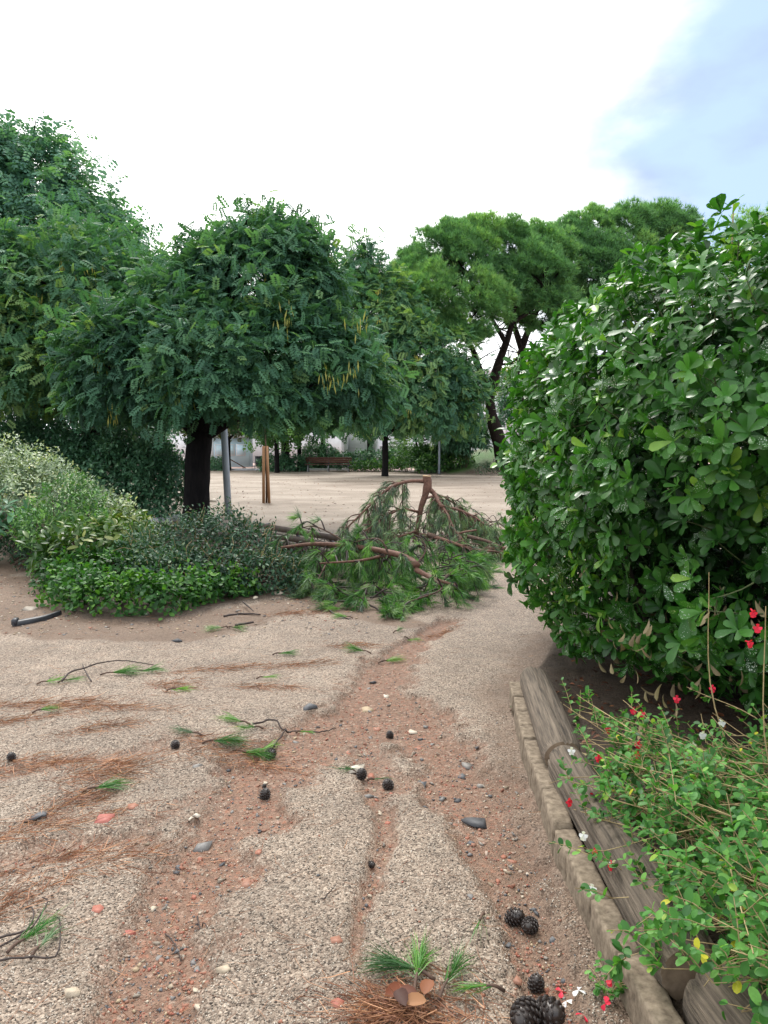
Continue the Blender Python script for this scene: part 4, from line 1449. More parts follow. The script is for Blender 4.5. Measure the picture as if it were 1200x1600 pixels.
# ------------------------------------------------------------------ the big hedge by the path
LEAF = leaf_t(.43, .14, .2, 'obovate')
LEAF_CURLED = leaf_t(.46, .24, .42, 'obovate')
LEAF_FLAT = leaf_t(.5, .05, .02, 'obovate')
HC, HR = np.array([2.42, 5.3, 1.42]), np.array([1.46, 2.45, 1.45])


def big_hedge():
    t = thing('hedge', 'huge rounded hedge of glossy spoon shaped leaves towering over the log edging', 'hedge', (2.4, 5.3, .1))
    n = 10500
    d = rand_dirs(n)
    e = 2.35
    k = (np.abs(d) ** e).sum(1) ** (-1 / e)
    q = d * k[:, None]
    lump = 1 + .055 * np.sin(d[:, 1] * 9 + d[:, 2] * 5) * np.sin(d[:, 2] * 8 + 1.3) + .04 * np.sin(d[:, 0] * 15 + d[:, 2] * 13 + 2) + .02 * rng.normal(size=n)
    deep = rng.random(n) ** 3 * .30
    P = HC + HR * q * (lump - deep)[:, None]
    # the skirt pulls in towards the ground
    zc = np.clip((1.0 - P[:, 2]) / 1.0, 0, 1)
    P[:, 0] += zc ** 2 * np.where(P[:, 1] > 4.7, .0, .12) * np.sign(HC[0] - P[:, 0]) * (P[:, 0] < HC[0])
    P[:, 1] += zc ** 2 * .15 * (P[:, 1] < 4.6)
    N = nrm(np.sign(q) * np.abs(q) ** (e - 1) / HR)
    face = ((np.array([0, 0, 1.6]) - P) * N).sum(1) / np.linalg.norm(P - (0, 0, 1.6), axis=1)
    keep = (face > -.35) & (P[:, 2] > .15 + .12 * rng.random(n))
    # thin places where the dark inside shows
    thin = fbm(P[:, 1] * 1.0 + P[:, 0], P[:, 2], 2.6, 2, 77)
    keep &= (thin + .16 * rng.random(n) > .46 + .08 * ((P[:, 1] < 4.4) & (P[:, 2] > .7) & (P[:, 2] < 2.2)))
    P, N, deep, thin = P[keep], N[keep], deep[keep], thin[keep]
    n = len(P)
    kk = 7
    axis = nrm(N + rand_dirs(n) * .55 + (0, 0, .25))
    A = np.repeat(axis, kk, 0)
    ph = np.tile(np.arange(kk) * 2.4, n) + np.repeat(rng.random(n) * 6, kk)
    ux = nrm(np.cross(A, rand_dirs(1)[0]))
    uy = np.cross(A, ux)
    tilt = rng.uniform(.45, 1.35, n * kk)
    D = nrm(A * np.cos(tilt)[:, None] + (ux * np.cos(ph)[:, None] + uy * np.sin(ph)[:, None]) * np.sin(tilt)[:, None] + (0, 0, -.08))
    s = rng.uniform(.056, .114, n * kk) * np.repeat(rng.uniform(.8, 1.1, n), kk)
    T = np.repeat(P, kk, 0) + A * rng.uniform(-.035, .02, n * kk)[:, None]
    M = frames(D, A + rand_dirs(n * kk) * .3) * s[:, None, None]
    fresh = (rng.random(n) < .16) * .3
    rnd = np.clip(np.repeat(.42 + fresh + rng.normal(size=n) * .13 - deep * .4, kk) + rng.normal(size=n * kk) * .12, 0, 1)  # deeper shoots coloured darker, inner shade painted in
    rnd[rng.random(n * kk) < .006] = 1
    # 300 leaves that show largest
    ext = np.repeat(deep, kk) < .05
    v = T - np.array([0, 0, CAM_H])
    fwd = v[:, 1] * CP - v[:, 2] * SP
    upv = v[:, 1] * SP + v[:, 2] * CP
    px, py = v[:, 0] / fwd * FPX, upv / fwd * FPX
    vis = (np.abs(px) < 580) & (np.abs(py) < 780) & ext & (np.repeat((N * nrm(np.array([0, 0, 1.6]) - P)).sum(1), kk) > .2)
    idx = np.where(vis)[0]
    idx = idx[np.argsort(np.linalg.norm(v[idx], axis=1))][:900]
    idx = rng.permutation(idx)[:300]
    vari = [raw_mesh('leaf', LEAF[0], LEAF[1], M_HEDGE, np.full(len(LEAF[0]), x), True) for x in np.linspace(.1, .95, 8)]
    ip = t.matrix_basis.inverted()
    for i in idx:
        o = bpy.data.objects.new('leaf', vari[int(np.clip(rnd[i] * 8, 0, 7))])
        link(o, t)
        o.matrix_basis = ip @ Matrix([[*M[i][r], T[i][r]] for r in range(3)] + [[0, 0, 0, 1]])
    mask = np.ones(len(T), bool)
    mask[idx] = False
    rest = np.where(mask)[0]
    mb = MB()
    for q_, lt in enumerate((LEAF, LEAF_CURLED, LEAF, LEAF_FLAT)):
        w_ = rest[rest * 7 % 4 == q_] if False else rest[(rest // 3) % 4 == q_]
        mb.inst(*lt, M[w_], T[w_], rnd[w_])
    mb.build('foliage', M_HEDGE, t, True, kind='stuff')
    # shoots and inner branches
    mb = MB()
    for i in rng.permutation(n)[:500]:
        a = P[i] - axis[i] * rng.uniform(.12, .3) - (0, 0, rng.uniform(0, .12))
        mb.tube(curve([a, (a + P[i]) / 2 + rng.normal(size=3) * .012, P[i]], 4), np.linspace(.0045, .0025, 4), 4, cap=False)
    mb.build('shoot', M_SHOOT, t, kind='stuff')
    mb = MB()
    for i in range(80):
        q = HC + rand_dirs(1)[0] * HR * rng.uniform(.55, .88)
        q[2] = max(q[2], .4)
        a = np.array([HC[0] + (q[0] - HC[0]) * .4 + rng.normal() * .1, HC[1] + (q[1] - HC[1]) * .55 + rng.normal() * .15, .1])
        mb.tube(curve([a, a * .5 + q * .5 + rng.normal(size=3) * .08, q], 8), np.linspace(.03, .007, 8), 6, cap=False)
    mb.build('branchwork', M_BLACKTWIG, t, kind='stuff')
    # inner leaves, coloured darker to paint in the shade there
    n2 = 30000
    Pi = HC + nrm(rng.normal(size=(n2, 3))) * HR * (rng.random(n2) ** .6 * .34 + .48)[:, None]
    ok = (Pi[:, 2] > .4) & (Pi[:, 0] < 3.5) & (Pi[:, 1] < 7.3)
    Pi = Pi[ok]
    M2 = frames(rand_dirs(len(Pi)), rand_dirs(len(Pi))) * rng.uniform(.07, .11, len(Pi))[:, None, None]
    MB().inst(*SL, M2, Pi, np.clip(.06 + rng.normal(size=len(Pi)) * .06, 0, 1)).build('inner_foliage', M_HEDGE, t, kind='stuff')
    # withered leaves low inside
    n3 = 130
    Pd = np.stack([rng.uniform(1.15, 2.2, n3), rng.uniform(3.5, 5.0, n3), rng.uniform(.25, .9, n3)], 1)
    M3 = frames(nrm(rand_dirs(n3) * .6 + (0, 0, -1)), rand_dirs(n3)) * rng.uniform(.05, .085, n3)[:, None, None]
    MB().inst(*leaf_t(.4, .2, .5, 'obovate'), M3, Pd, rng.random(n3) * .6).build('withered_foliage', M_PALELEAF, t, kind='stuff')
    # the tall shoot on top
    tip = posd(1146, 318, 4.9)
    base = tip - (0.0, -.1, .55)
    mb = MB().tube(curve([base, (base + tip) / 2 + (.02, 0, 0), tip], 8), np.linspace(.008, .004, 8), 5)
    mb.build('leader_shoot', M_STEM, t)
    for i in range(14):
        u = 1 - i * .055
        p = base + (tip - base) * u
        a = i * 2.4
        D = nrm(np.array([math.cos(a) * .8, math.sin(a) * .8, .9 if i < 7 else .35]))
        Mx = frames(D[None], np.array([[0, 0, 1.0]]))[0] * .085
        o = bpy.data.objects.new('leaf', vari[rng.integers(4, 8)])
        link(o, t)
        o.matrix_basis = ip @ Matrix([[*Mx[r], p[r]] for r in range(3)] + [[0, 0, 0, 1]])


big_hedge()

# ------------------------------------------------------------------ edging: stone blocks and logs
t = thing('stone_edging', 'row of worn upright concrete blocks edging the planted bed', 'edging', (.74, 3, 0))
y = 1.25
rr = random.Random(5)
while y < 4.75:
    ln = rr.uniform(.17, .33)
    yc = y + ln / 2
    xx = float(kerb_x(yc))
    ang = math.atan2(float(kerb_x(yc + .1) - kerb_x(yc - .1)), .2)
    h = rr.uniform(.2, .225)
    V, F = rough_block((.08, ln - .002, h), 7, .14, .005, int(y * 100))
    m = np.array(Matrix.Rotation(-ang + rr.uniform(-.03, .03), 3, 'Z'))
    lo = thing  # keep name short
    c = np.array([xx + .04 + rr.uniform(-.004, .004), yc, .015 + rr.uniform(-.006, .006)])
    me = MB().add(V @ m.T, F).mesh('block', M_KERB, True)
    o = bpy.data.objects.new('block', me)
    link(o, t)
    o.location = tuple(c - np.array(t.location))
    y += ln


def log(a, b, r, label, n=26, sides=56):
    a, b = np.asarray(a, float), np.asarray(b, float)
    c = (a + b) / 2
    ln = np.linalg.norm(b - a)
    o0 = thing('timber_log', label, 'log', c, group='half sunk logs along the bed')
    ys = np.linspace(-ln / 2, ln / 2, n)
    ang = np.linspace(0, 2 * np.pi, sides, endpoint=False)
    V = []
    cracks = rng.uniform(0, 6.28, 5)
    for i, yv in enumerate(ys):
        edge = 1 - .09 * (max(0, abs(i - (n - 1) / 2) - (n - 1) / 2 + 1.2))
        rad = r * edge * (1 + .035 * np.sin(ang * 3 + yv * 2) + .03 * (fbm(ang * 2, np.full(sides, yv * 1.5), 1.0, 3, 9) - .5))
        for cr in cracks:
            dd = np.abs((ang - cr - .06 * math.sin(yv * 4) + np.pi) % (2 * np.pi) - np.pi)
            rad = rad - r * .16 * np.exp(-(dd / .05) ** 2)
        V.append(np.stack([np.cos(ang) * rad, np.full(sides, yv), np.sin(ang) * rad], 1))
    V = np.concatenate(V)
    F = []
    for i in range(n - 1):
        for j in range(sides):
            p, q = i * sides + j, i * sides + (j + 1) % sides
            F += [(p, p + sides, q + sides), (p, q + sides, q)]
    rot = math.atan2(-(b - a)[0], (b - a)[1])
    side = MB().add(V, np.array(F)).mesh('bark_face', M_LOG, True)
    s = bpy.data.objects.new('shaft', side)
    link(s, o0)
    tilt = math.asin((b - a)[2] / ln)
    s.rotation_euler = (tilt, 0, rot)
    for e, i0 in ((-1, 0), (1, (n - 1) * sides)):
        ring = V[i0:i0 + sides]
        VV = np.concatenate([ring, ring * (.5, 1, .5) + (0, e * .004, 0), [[0, e * ln / 2 + e * .006, 0]]])
        FF = []
        for j in range(sides):
            k = (j + 1) % sides
            f = [(j, k, sides + k), (j, sides + k, sides + j), (sides + j, sides + k, 2 * sides)]
            FF += [q[::-1] for q in f] if e > 0 else f
        eo = bpy.data.objects.new('end_face', MB().add(VV, np.array(FF)).mesh('end_face', M_LOGEND))
        link(eo, o0)
        eo.rotation_euler = (tilt, 0, rot)
    return o0


log((.925, 4.66, .165), (.825, 3.43, .17), .092, 'grey cracked log under the hedge, farthest along the bed edge')
log((.83, 3.40, .16), (.85, 2.0, .15), .098, 'long weathered log half hidden by the red flowered plant')
log((.90, 1.95, .115), (1.05, .75, .115), .12, 'brown rounded log end poking out at the corner below the flowers')

# leaf litter on the bed
t = None
n = 420
yl = rng.uniform(2.6, 5.6, n)
xl = kerb_x(yl) + rng.uniform(.28, 1.3, n)
zl = gz(xl, yl) + .012
DD = rand_dirs(n) * (1, 1, .15)
mb = MB().inst(*leaf_t(.45, .15, .25, 'obovate'), frames(nrm(DD), np.array([0, 0, 1.0]) + rand_dirs(n) * .4) * rng.uniform(.025, .06, n)[:, None, None], np.stack([xl, yl, zl], 1), rng.random(n) ** 2)
o = mb.build('leaf_litter', M_DEADLEAF)
tag(o, 'brown leaf litter lying on the bed soil under the hedge', None, None, 'stuff')
n = 26
spots = [(885, 1110), (905, 1115), (878, 1140), (895, 1138), (917, 1131), (911, 1172), (870, 1090), (930, 1105), (865, 1075), (945, 1120), (900, 1090), (885, 1165)]
for i, (px, py) in enumerate(spots):
    p = at(px, py, .13)
    p[2] = float(gz(p[0], p[1])) + .02
    d = nrm(rand_dirs(1)[0] * (1, 1, .1))
    Mx = frames(d[None], np.array([[0, 0, 1.0]]) + rand_dirs(1) * .3)[0] * rng.uniform(.045, .065)
    me = raw_mesh('fallen_leaf', *leaf_t(.5, .12, .3, 'obovate'), M_PALELEAF, np.full(14, rng.uniform(.6, 1)))
    o = bpy.data.objects.new('fallen_leaf', me)
    link(o)
    o.matrix_basis = Matrix([[*Mx[r], p[r]] for r in range(3)] + [[0, 0, 0, 1]])
    tag(o, 'pale dry fallen leaf on the dark soil beside the grey log', 'leaf', 'pale fallen leaves on the bed soil')


# ------------------------------------------------------------------ red and white flowered sage
def sage():
    root = np.array([1.55, 2.45, .12])
    t = thing('sage_bush', 'sprawling sage bush with red and white flowers leaning over the logs', 'bush', root)
    OV = leaf_t(.62, .1, .12, 'ovate')
    stems = MB()
    lp, ld, ln_, lr = [], [], [], []
    tips = []
    n = 350
    for i in range(n):
        a = root + np.array([rng.uniform(-.35, .5), rng.uniform(-1.15, .6), 0])
        a[2] = float(gz(a[0], a[1]))
        az = math.pi + rng.normal() * .75
        reach = rng.uniform(.35, 1.0) + (.18 if i % 2 else 0)
        h = rng.uniform(.06, .46)
        e = a + np.array([math.cos(az) * reach, math.sin(az) * reach * .9, h])
        if e[0] < kerb_x(e[1]) + .02:
            e[0] = kerb_x(e[1]) + rng.uniform(-.03, .35)
        mid = a + (e - a) * .45 + np.array([0, 0, .08 + .15 * h]) + rng.normal(size=3) * .04
        P = curve([a, mid, e], 14)
        stems.tube(P, np.linspace(.0036, .0014, 14), 4, cap=False, rnd=.5)
        tips.append((P[-1], nrm(P[-1] - P[-3])))
        # side shoots with paired leaves
        for b in range(rng.integers(4, 8)):
            j = rng.integers(5, 14)
            p0 = P[j]
            d = nrm(nrm(P[min(j + 1, 13)] - P[j - 1]) + rand_dirs(1)[0] * .8 + (0, 0, .5))
            l = rng.uniform(.04, .16)
            p1 = p0 + d * l
            stems.tube([p0, (p0 + p1) / 2 + (0, 0, .008), p1], [.002, .0016, .0012], 3, cap=False)
            sd = nrm(np.cross(d, rand_dirs(1)[0]))
            for m in range(rng.integers(3, 6)):
                u = (m + 1) / 5
                c = p0 + (p1 - p0) * min(u, 1)
                if m % 2:
                    sd = np.cross(d, sd)
                for sg in (-1, 1):
                    lp.append(c)
                    ld.append(nrm(sd * sg + d * .6 + rand_dirs(1)[0] * .25))
                    ln_.append(nrm(np.array([0, 0, 1.0]) + d * .4 + rand_dirs(1)[0] * .35))
                    lr.append(rng.uniform(.6, 1.15) * (.8 if u > .7 else 1))
            tips.append((p1, d))
    # upright dry stems at the edge
    for i in range(16):
        a = np.array([rng.uniform(1.42, 1.75), rng.uniform(2.4, 3.0), .15])
        e = a + np.array([rng.uniform(-.25, .05), rng.uniform(-.2, .2), rng.uniform(.7, 1.05)])
        P = curve([a, (a + e) / 2 + rng.normal(size=3) * .04, e], 10)
        stems.tube(P, np.linspace(.004, .0015, 10), 4, cap=False, rnd=.8)
        tips.append((e, np.array([0, 0, 1.0])))
    # bare brown crossing stems
    for i in range(110):
        a = np.array([rng.uniform(1.1, 1.9), rng.uniform(1.5, 2.8), rng.uniform(.18, .45)])
        e = a + np.array([rng.uniform(-.6, -.1), rng.uniform(-.35, .3), rng.uniform(-.12, .28)])
        if e[0] < kerb_x(e[1]) + .1:
            continue
        P = curve([a, a + (e - a) * .35 + rng.normal(size=3) * .03, a + (e - a) * .7 + rng.normal(size=3) * .03, e], 10)
        stems.tube(P, np.linspace(.0028, .0012, 10), 3, cap=False, rnd=.3)
    stems.build('stem', M_STEM, t, kind='stuff')
    T, D, N_, s = np.array(lp), np.array(ld), np.array(ln_), np.array(lr) * .034
    rnd = np.clip(.42 + rng.normal(size=len(T)) * .24, 0, .93)
    rnd[rng.random(len(T)) < .004] = 1.0
    M = frames(D, N_) * s[:, None, None]
    v = T - np.array([0, 0, CAM_H])
    fwd = v[:, 1] * CP - v[:, 2] * SP
    px = v[:, 0] / np.maximum(fwd, .1) * FPX
    vis = np.where((px < 590) & (fwd > .5) & (T[:, 2] > .25))[0]
    vis = rng.permutation(vis[np.argsort(fwd[vis])][:700])[:300]
    vari = [raw_mesh('leaf', *OV, M_SALVIA, np.full(14, x)) for x in (.2, .35, .5, .65, .8, 1.0)]
    ip = t.matrix_basis.inverted()
    for i in vis:
        o = bpy.data.objects.new('leaf', vari[min(5, int(rnd[i] * 6))])
        link(o, t)
        o.matrix_basis = ip @ Matrix([[*M[i][r], T[i][r]] for r in range(3)] + [[0, 0, 0, 1]])
    mask = np.ones(len(T), bool)
    mask[vis] = False
    MB().inst(*OV, M[mask], T[mask], rnd[mask]).build('foliage', M_SALVIA, t, kind='stuff')

    # flowers: two lips and a short tube
    def flower(p, red, s=.0185):
        mb = MB()
        f = np.array([0, -.9, .2])
        d = nrm(f + rand_dirs(1)[0] * .6)
        sd = nrm(np.cross(d, (0, 0, 1.0)))
        mb.tube([p - d * s * .9, p, p + d * s * .2], [s * .14, s * .2, s * .26], 6, rnd=.3)
        tv, tf = leaf_t(1.0, .05, .35, 'obovate')
        for dd, k in ((d * .5 + (0, 0, -.9), 1.15), (d * .6 + (0, 0, -.5) + sd * .7, .85), (d * .6 + (0, 0, -.5) - sd * .7, .85), (d * .8 + (0, 0, .5), .7)):
            mb.inst(tv, tf, frames(nrm(dd)[None], d[None]) * (s * k), (p + d * s * .15)[None], np.array([rng.random()]))
        mb.build('flower', M_RED if red else M_WHITE, t)
    reds = [(878, 470, 1), ]
    for px, py, dep in [(925, 1243, 2.9), (948, 1250, 2.9), (888, 1252, 2.85), (935, 1183, 3.05), (950, 1138, 3.25), (990, 1108, 3.3), (1003, 1113, 3.3), (1112, 1075, 3.1), (1058, 1091, 3.2), (998, 1161, 3.0),
                        (997, 1178, 3.0), (1010, 1192, 2.95), (931, 1328, 2.55), (956, 1350, 2.45), (1176, 955, 2.7), (1184, 980, 2.7), (1170, 1003, 2.75)]:
        flower(posd(px, py, dep), True)
    for px, py, dep in [(1127, 1127, 2.9), (1082, 1160, 2.85), (1097, 1146, 2.9), (1152, 1273, 2.6), (1015, 1200, 2.9), (926, 1386, 2.4), (893, 1172, 3.1), (912, 1304, 2.6), (1042, 1573, 1.95), (1032, 1440, 2.2), (957, 1348, 2.46)]:
        flower(posd(px, py, dep), False)
    return t


sage()
# a sprig of the same plant rooted at the foot of the edging
b = P3(965, 1560)
b[0] -= .03
t = thing('sage_sprig', 'small leafy sprig with red flowers at the foot of the edging blocks', 'plant', b)
st, T, D = MB(), [], []
for i in range(12):
    e = b + np.array([rng.uniform(-.06, .1), rng.uniform(-.06, .09), rng.uniform(.03, .11)])
    st.tube(curve([b, (b + e) / 2 + (0, 0, .02), e], 5), .0013, 3, cap=False)
    for k in range(7):
        T.append(b + (e - b) * rng.uniform(.4, 1))
        D.append(nrm(rand_dirs(1)[0] * (1, 1, .4)))
st.build('stem', M_STEM, t, kind='stuff')
MB().inst(*leaf_t(.6, .1, .1), frames(np.array(D), rand_dirs(len(T)) * .4 + (0, 0, 1)) * .022, np.array(T), rng.uniform(.2, .8, len(T))).build('foliage', M_SALVIA, t, kind='stuff')
for px, py, red in ((946, 1568, 1), (955, 1532, 1)):
    p = at(px, py, .07)
    MB().inst(*leaf_t(.9, .1, .3, 'obovate'), frames(rand_dirs(4), np.tile([[0, 0, 1.0]], (4, 1))) * .018, np.tile(p, (4, 1)), rng.random(4)).build('flower', M_RED, t)
# fallen petals
for i, (px, py, c) in enumerate([(878, 1532, 1), (912, 1580, 1), (862, 1549, 0), (885, 1547, 0), (904, 1548, 0)]):
    p = P3(px, py, .008)
    mb = MB().inst(*leaf_t(.7, .15, .3, 'obovate'), frames(nrm(rand_dirs(3) * (1, 1, .2)), np.tile([[0, 0, 1.0]], (3, 1)) + rand_dirs(3) * .5) * .022, np.tile(p, (3, 1)), rng.random(3))
    o = mb.build('fallen_petal', M_RED if c else M_WHITE)
    tag(o, ('red fallen petal beside the small single cone', 'pink red fallen petal next to the paired cones', 'white fallen petal closest to the paired cones', 'white fallen petal, middle one of the three', 'small white fallen petal, the one toward the edging')[i], 'petal', 'petals fallen on the path')


# ------------------------------------------------------------------ broken pine limbs
def needle_pack(P, D, n, length, spread, g=rng, width=.0026, droop=0.0, flat=0.0):
    """tapering curved needles (two segments): returns V, F, rnd. P, D (k,3)."""
    k = len(P)
    T = np.repeat(P, n, 0) + np.repeat(D, n, 0) * g.uniform(-.03, .05, (k * n, 1))
    d0 = nrm(np.repeat(D, n, 0) + g.normal(size=(k * n, 3)) * spread)
    if flat:
        d0[:, 2] *= 1 - flat
        d0 = nrm(d0)
    Ln = length * g.uniform(.6, 1.1, k * n)[:, None]
    d1 = nrm(d0 + np.array([0, 0, -droop]) + g.normal(size=(k * n, 3)) * .12)
    s = nrm(np.cross(d0, nrm(g.normal(size=(k * n, 3))))) * width / 2
    A, B = T - s, T + s
    C = T + d0 * Ln * .55
    E = C + d1 * Ln * .45
    V = np.stack([A, B, C + s * .8, C - s * .8, E], 1).reshape(-1, 3)
    base = (np.arange(k * n) * 5)[:, None, None]
    F = (np.array([[0, 1, 2], [0, 2, 3], [3, 2, 4]])[None] + base).reshape(-1, 3)
    r = np.clip(np.repeat(.47 + g.normal(size=k) * .27, n) + g.normal(size=k * n) * .14, 0, 1)
    return V, F, np.repeat(r, 5)


def spray(stem, packs, p, d, length, nt, droop, tuft_n, nl, spread, sub=True):
    """a curved twig with needle tufts along its outer part"""
    e = p + d * length + np.array([0, 0, -droop * length])
    mid = p + d * length * .55 + rng.normal(size=3) * .03 * length + np.array([0, 0, .04 * length])
    Q = curve([p, mid, e], 9)
    Q[:, 2] = np.maximum(Q[:, 2], gz(Q[:, 0], Q[:, 1], False) + .015)
    stem.tube(Q, np.linspace(.008, .003, 9) * (1 + length), 5, cap=False)
    tg = nrm(np.gradient(Q, axis=0))
    for i in range(nt):
        j = min(8, int(3 + 6 * (i + 1) / nt - .01))
        packs.append((Q[j], nrm(tg[j] + rng.normal(size=3) * .3), tuft_n, nl, spread))
    if sub:
        for _ in range(3):
            j = rng.integers(3, 8)
            d2 = nrm(tg[j] + rand_dirs(1)[0] * .8)
            spray(stem, packs, Q[j], d2, length * .5, max(2, nt // 2), droop * .8, tuft_n, nl, spread, False)


def flush(packs, mat, t, name='needle_foliage', droop=.3):
    mb = MB()
    by = {}
    for P, D, n, nl, sp in packs:
        by.setdefault((n, nl, sp), []).append((P, D))
    for (n, nl, sp), v in by.items():
        V, F, r = needle_pack(np.array([a for a, b in v]), np.array([b for a, b in v]), n, nl, sp, droop=droop, width=.0052)
        g = gz(V[:, 0], V[:, 1], False) + .006
        V[:, 2] = np.maximum(V[:, 2], g)
        mb.add(V, F, r)
    return mb.build(name, mat, t, kind='stuff')


def limb_stub(t, top, toward, r):
    """sawn face of a limb"""
    MB().tube([top - nrm(toward) * .004, top + nrm(toward) * .012], r * 1.07, 16).build('cut_face', M_CUTWOOD, t)


# the farther limb, standing on its snapped boughs
dB = 11.4
g0 = posd(665, 744, dB)
t = thing('broken_limb', 'sawn pine limb propped upright on its own drooping boughs on the sand', 'broken branch', P3(655, 850))
q = lambda px, py, d=dB: posd(px, py, d)
st = MB()
trunkP = curve([q(666, 743), q(668, 757), q(664, 773), q(658, 792), q(654, 815), q(647, 848)], 18)
st.tube(trunkP, np.interp(np.linspace(0, 1, 18), [0, .25, .4, 1], [.056, .062, .045, .03]), 12, rough=.3)
limb_stub(t, q(667, 744), q(667, 744) - q(666, 758), .057)
st.build('trunk', M_RED_BARK, t, True)
boughs = [([q(668, 762), q(679, 772), q(688, 788, 11.2), q(702, 808, 11.0)], .042, .022), ([q(664, 752), q(640, 752), q(612, 760, 11.2), q(585, 783, 11.0), q(545, 822, 10.8)], .03, .012),
          ([q(655, 800), q(628, 796, 11.1), q(600, 808, 10.9), q(568, 832, 10.7)], .02, .008), ([q(688, 790, 11.1), q(720, 798), q(752, 815, 11.2), q(785, 850, 11.0)], .024, .01),
          ([q(660, 780), q(690, 775, 11.8), q(725, 800, 11.9), q(760, 830, 11.8)], .02, .008), ([q(650, 830), q(625, 838, 10.8), q(595, 850, 10.5)], .02, .008),
          ([q(700, 806, 11.0), q(712, 830, 10.8), q(735, 855, 10.6)], .018, .006), ([q(655, 835), q(690, 842, 10.7), q(740, 858, 10.5), q(790, 862, 10.6)], .03, .012)]
packs = []
tws = MB()
for pts, ra, rb in boughs:
    B = curve(pts, 18)
    B[:, 2] = np.maximum(B[:, 2], .03)
    MB().tube(B, np.linspace(ra, rb, 18), 8, rough=.15).build('bough', M_RED_BARK, t, True)
    tg = nrm(np.gradient(B, axis=0))
    for i in range(4, 18):
        for _ in range(2):
            d = nrm(tg[i] * .7 + rand_dirs(1)[0] * .7 + (0, 0, -.35))
            spray(tws, packs, B[i], d, rng.uniform(.16, .36), 4, .5, 20, .13, .35, i % 2 == 0)
# the heap round its foot
for i in range(60):
    px, py = rng.uniform(600, 790), rng.uniform(818, 868)
    p = at(px, py)
    p[2] = rng.uniform(.02, .28) * (1 if px < 740 else .8)
    d = nrm(rand_dirs(1)[0] * (1, 1, .35))
    spray(tws, packs, p, d, rng.uniform(.2, .45), 4, .3, 22, .13, .4, i % 2 == 0)
tws.build('twig', M_TWIG, t, kind='stuff')
tws2 = MB()
flush(packs, M_NEEDLE_GREY, t, droop=.5)
for i in range(34):
    px = rng.uniform(590, 785)
    a = at(px, rng.uniform(830, 862))
    a[2] = .05
    e = a + np.array([rng.normal() * .45, rng.normal() * .25, rng.uniform(.0, .25)])
    m_ = (a + e) / 2 + np.array([0, 0, rng.uniform(.15, .35)])
    tws2.tube(curve([a, m_, e], 10), np.linspace(.009, .003, 10), 5, cap=False)
tws2.build('bare_twig', M_BLACKTWIG, t, kind='stuff')
# dead wood in the heap
for i, (a, b, r) in enumerate([((668, 835), (698, 848), .035), ((700, 840), (745, 828), .02), ((730, 838), (785, 855), .028), ((745, 862), (790, 856), .035), ((690, 862), (730, 866), .018)]):
    A, B = q(*a, 10.9), q(*b, 10.8)
    A[2], B[2] = max(A[2], .1), max(B[2], .09)
    MB().tube(curve([A, (A + B) / 2 + (0, 0, .02), B], 8), np.linspace(r, r * .6, 8), 8, rough=.3).build('dead_branch', M_RED_BARK if i % 2 else M_TWIG, t, True)

# the closer limb
t = thing('broken_limb', 'big fallen pine limb with lush green needles blocking the path', 'broken branch', P3(600, 950))
st = MB()
A = [posd(652, 893, 7.9), posd(630, 878, 8.1), posd(590, 868, 8.3), posd(540, 861, 8.5), posd(490, 858, 8.7), posd(440, 864, 8.9)]
B = curve(A, 22) + (0, 0, .06)
MB().tube(B, np.linspace(.04, .022, 22), 10, rough=.25).build('trunk', M_RED_BARK, t, True)
packs, dark, tws = [], [], MB()
tg = nrm(np.gradient(B, axis=0))
sub = [([posd(600, 868, 8.3), posd(560, 876, 8.0), posd(500, 880, 7.9)], .02, .008), ([posd(650, 890, 7.9), posd(680, 905, 7.7), posd(715, 915, 7.6)], .03, .01), ([posd(560, 863, 8.4), posd(520, 835, 8.4), posd(485, 822, 8.5), posd(450, 835, 8.6)], .012, .004),
       ([posd(610, 872, 8.2), posd(596, 845, 8.2), posd(575, 842, 8.3), posd(545, 850, 8.4)], .012, .004), ([posd(645, 888, 7.9), posd(665, 860, 8.0), posd(655, 835, 8.1)], .012, .004),
       ([posd(670, 900, 7.7), posd(690, 920, 7.5), posd(640, 940, 7.3)], .015, .005), ([posd(690, 905, 7.8), posd(715, 890, 8.0), posd(740, 892, 8.2)], .012, .004), ([posd(520, 862, 8.5), posd(505, 890, 8.2), posd(490, 920, 7.9)], .015, .005)]
for k, (pts, ra, rb) in enumerate(sub):
    Q = curve(pts, 14)
    Q[:, 2] = np.maximum(Q[:, 2], .04)
    MB().tube(Q, np.linspace(ra, rb, 14), 7, rough=.15).build('bough', M_RED_BARK if k < 2 else M_TWIG, t, True)
for i in range(5, 22):
    for _ in range(2):
        d = nrm(tg[i] * .4 + rand_dirs(1)[0] + (0, -.25, -.1))
        up = rng.random() < .3
        spray(tws, dark if up else packs, B[i], d + (0, 0, -.35), rng.uniform(.16, .34), 4, .5, 20, .14, .33, True)
for k, (pts, ra, rb) in enumerate(sub):
    Q = curve(pts, 10)
    for i in range(4, 10):
        d = nrm((Q[min(i + 1, 9)] - Q[i - 1]) * 3 + rand_dirs(1)[0] * .9)
        spray(tws, packs, np.maximum(Q[i], (-99, -99, .04)), d, rng.uniform(.14, .3), 3, .4, 26, .14, .33, False)
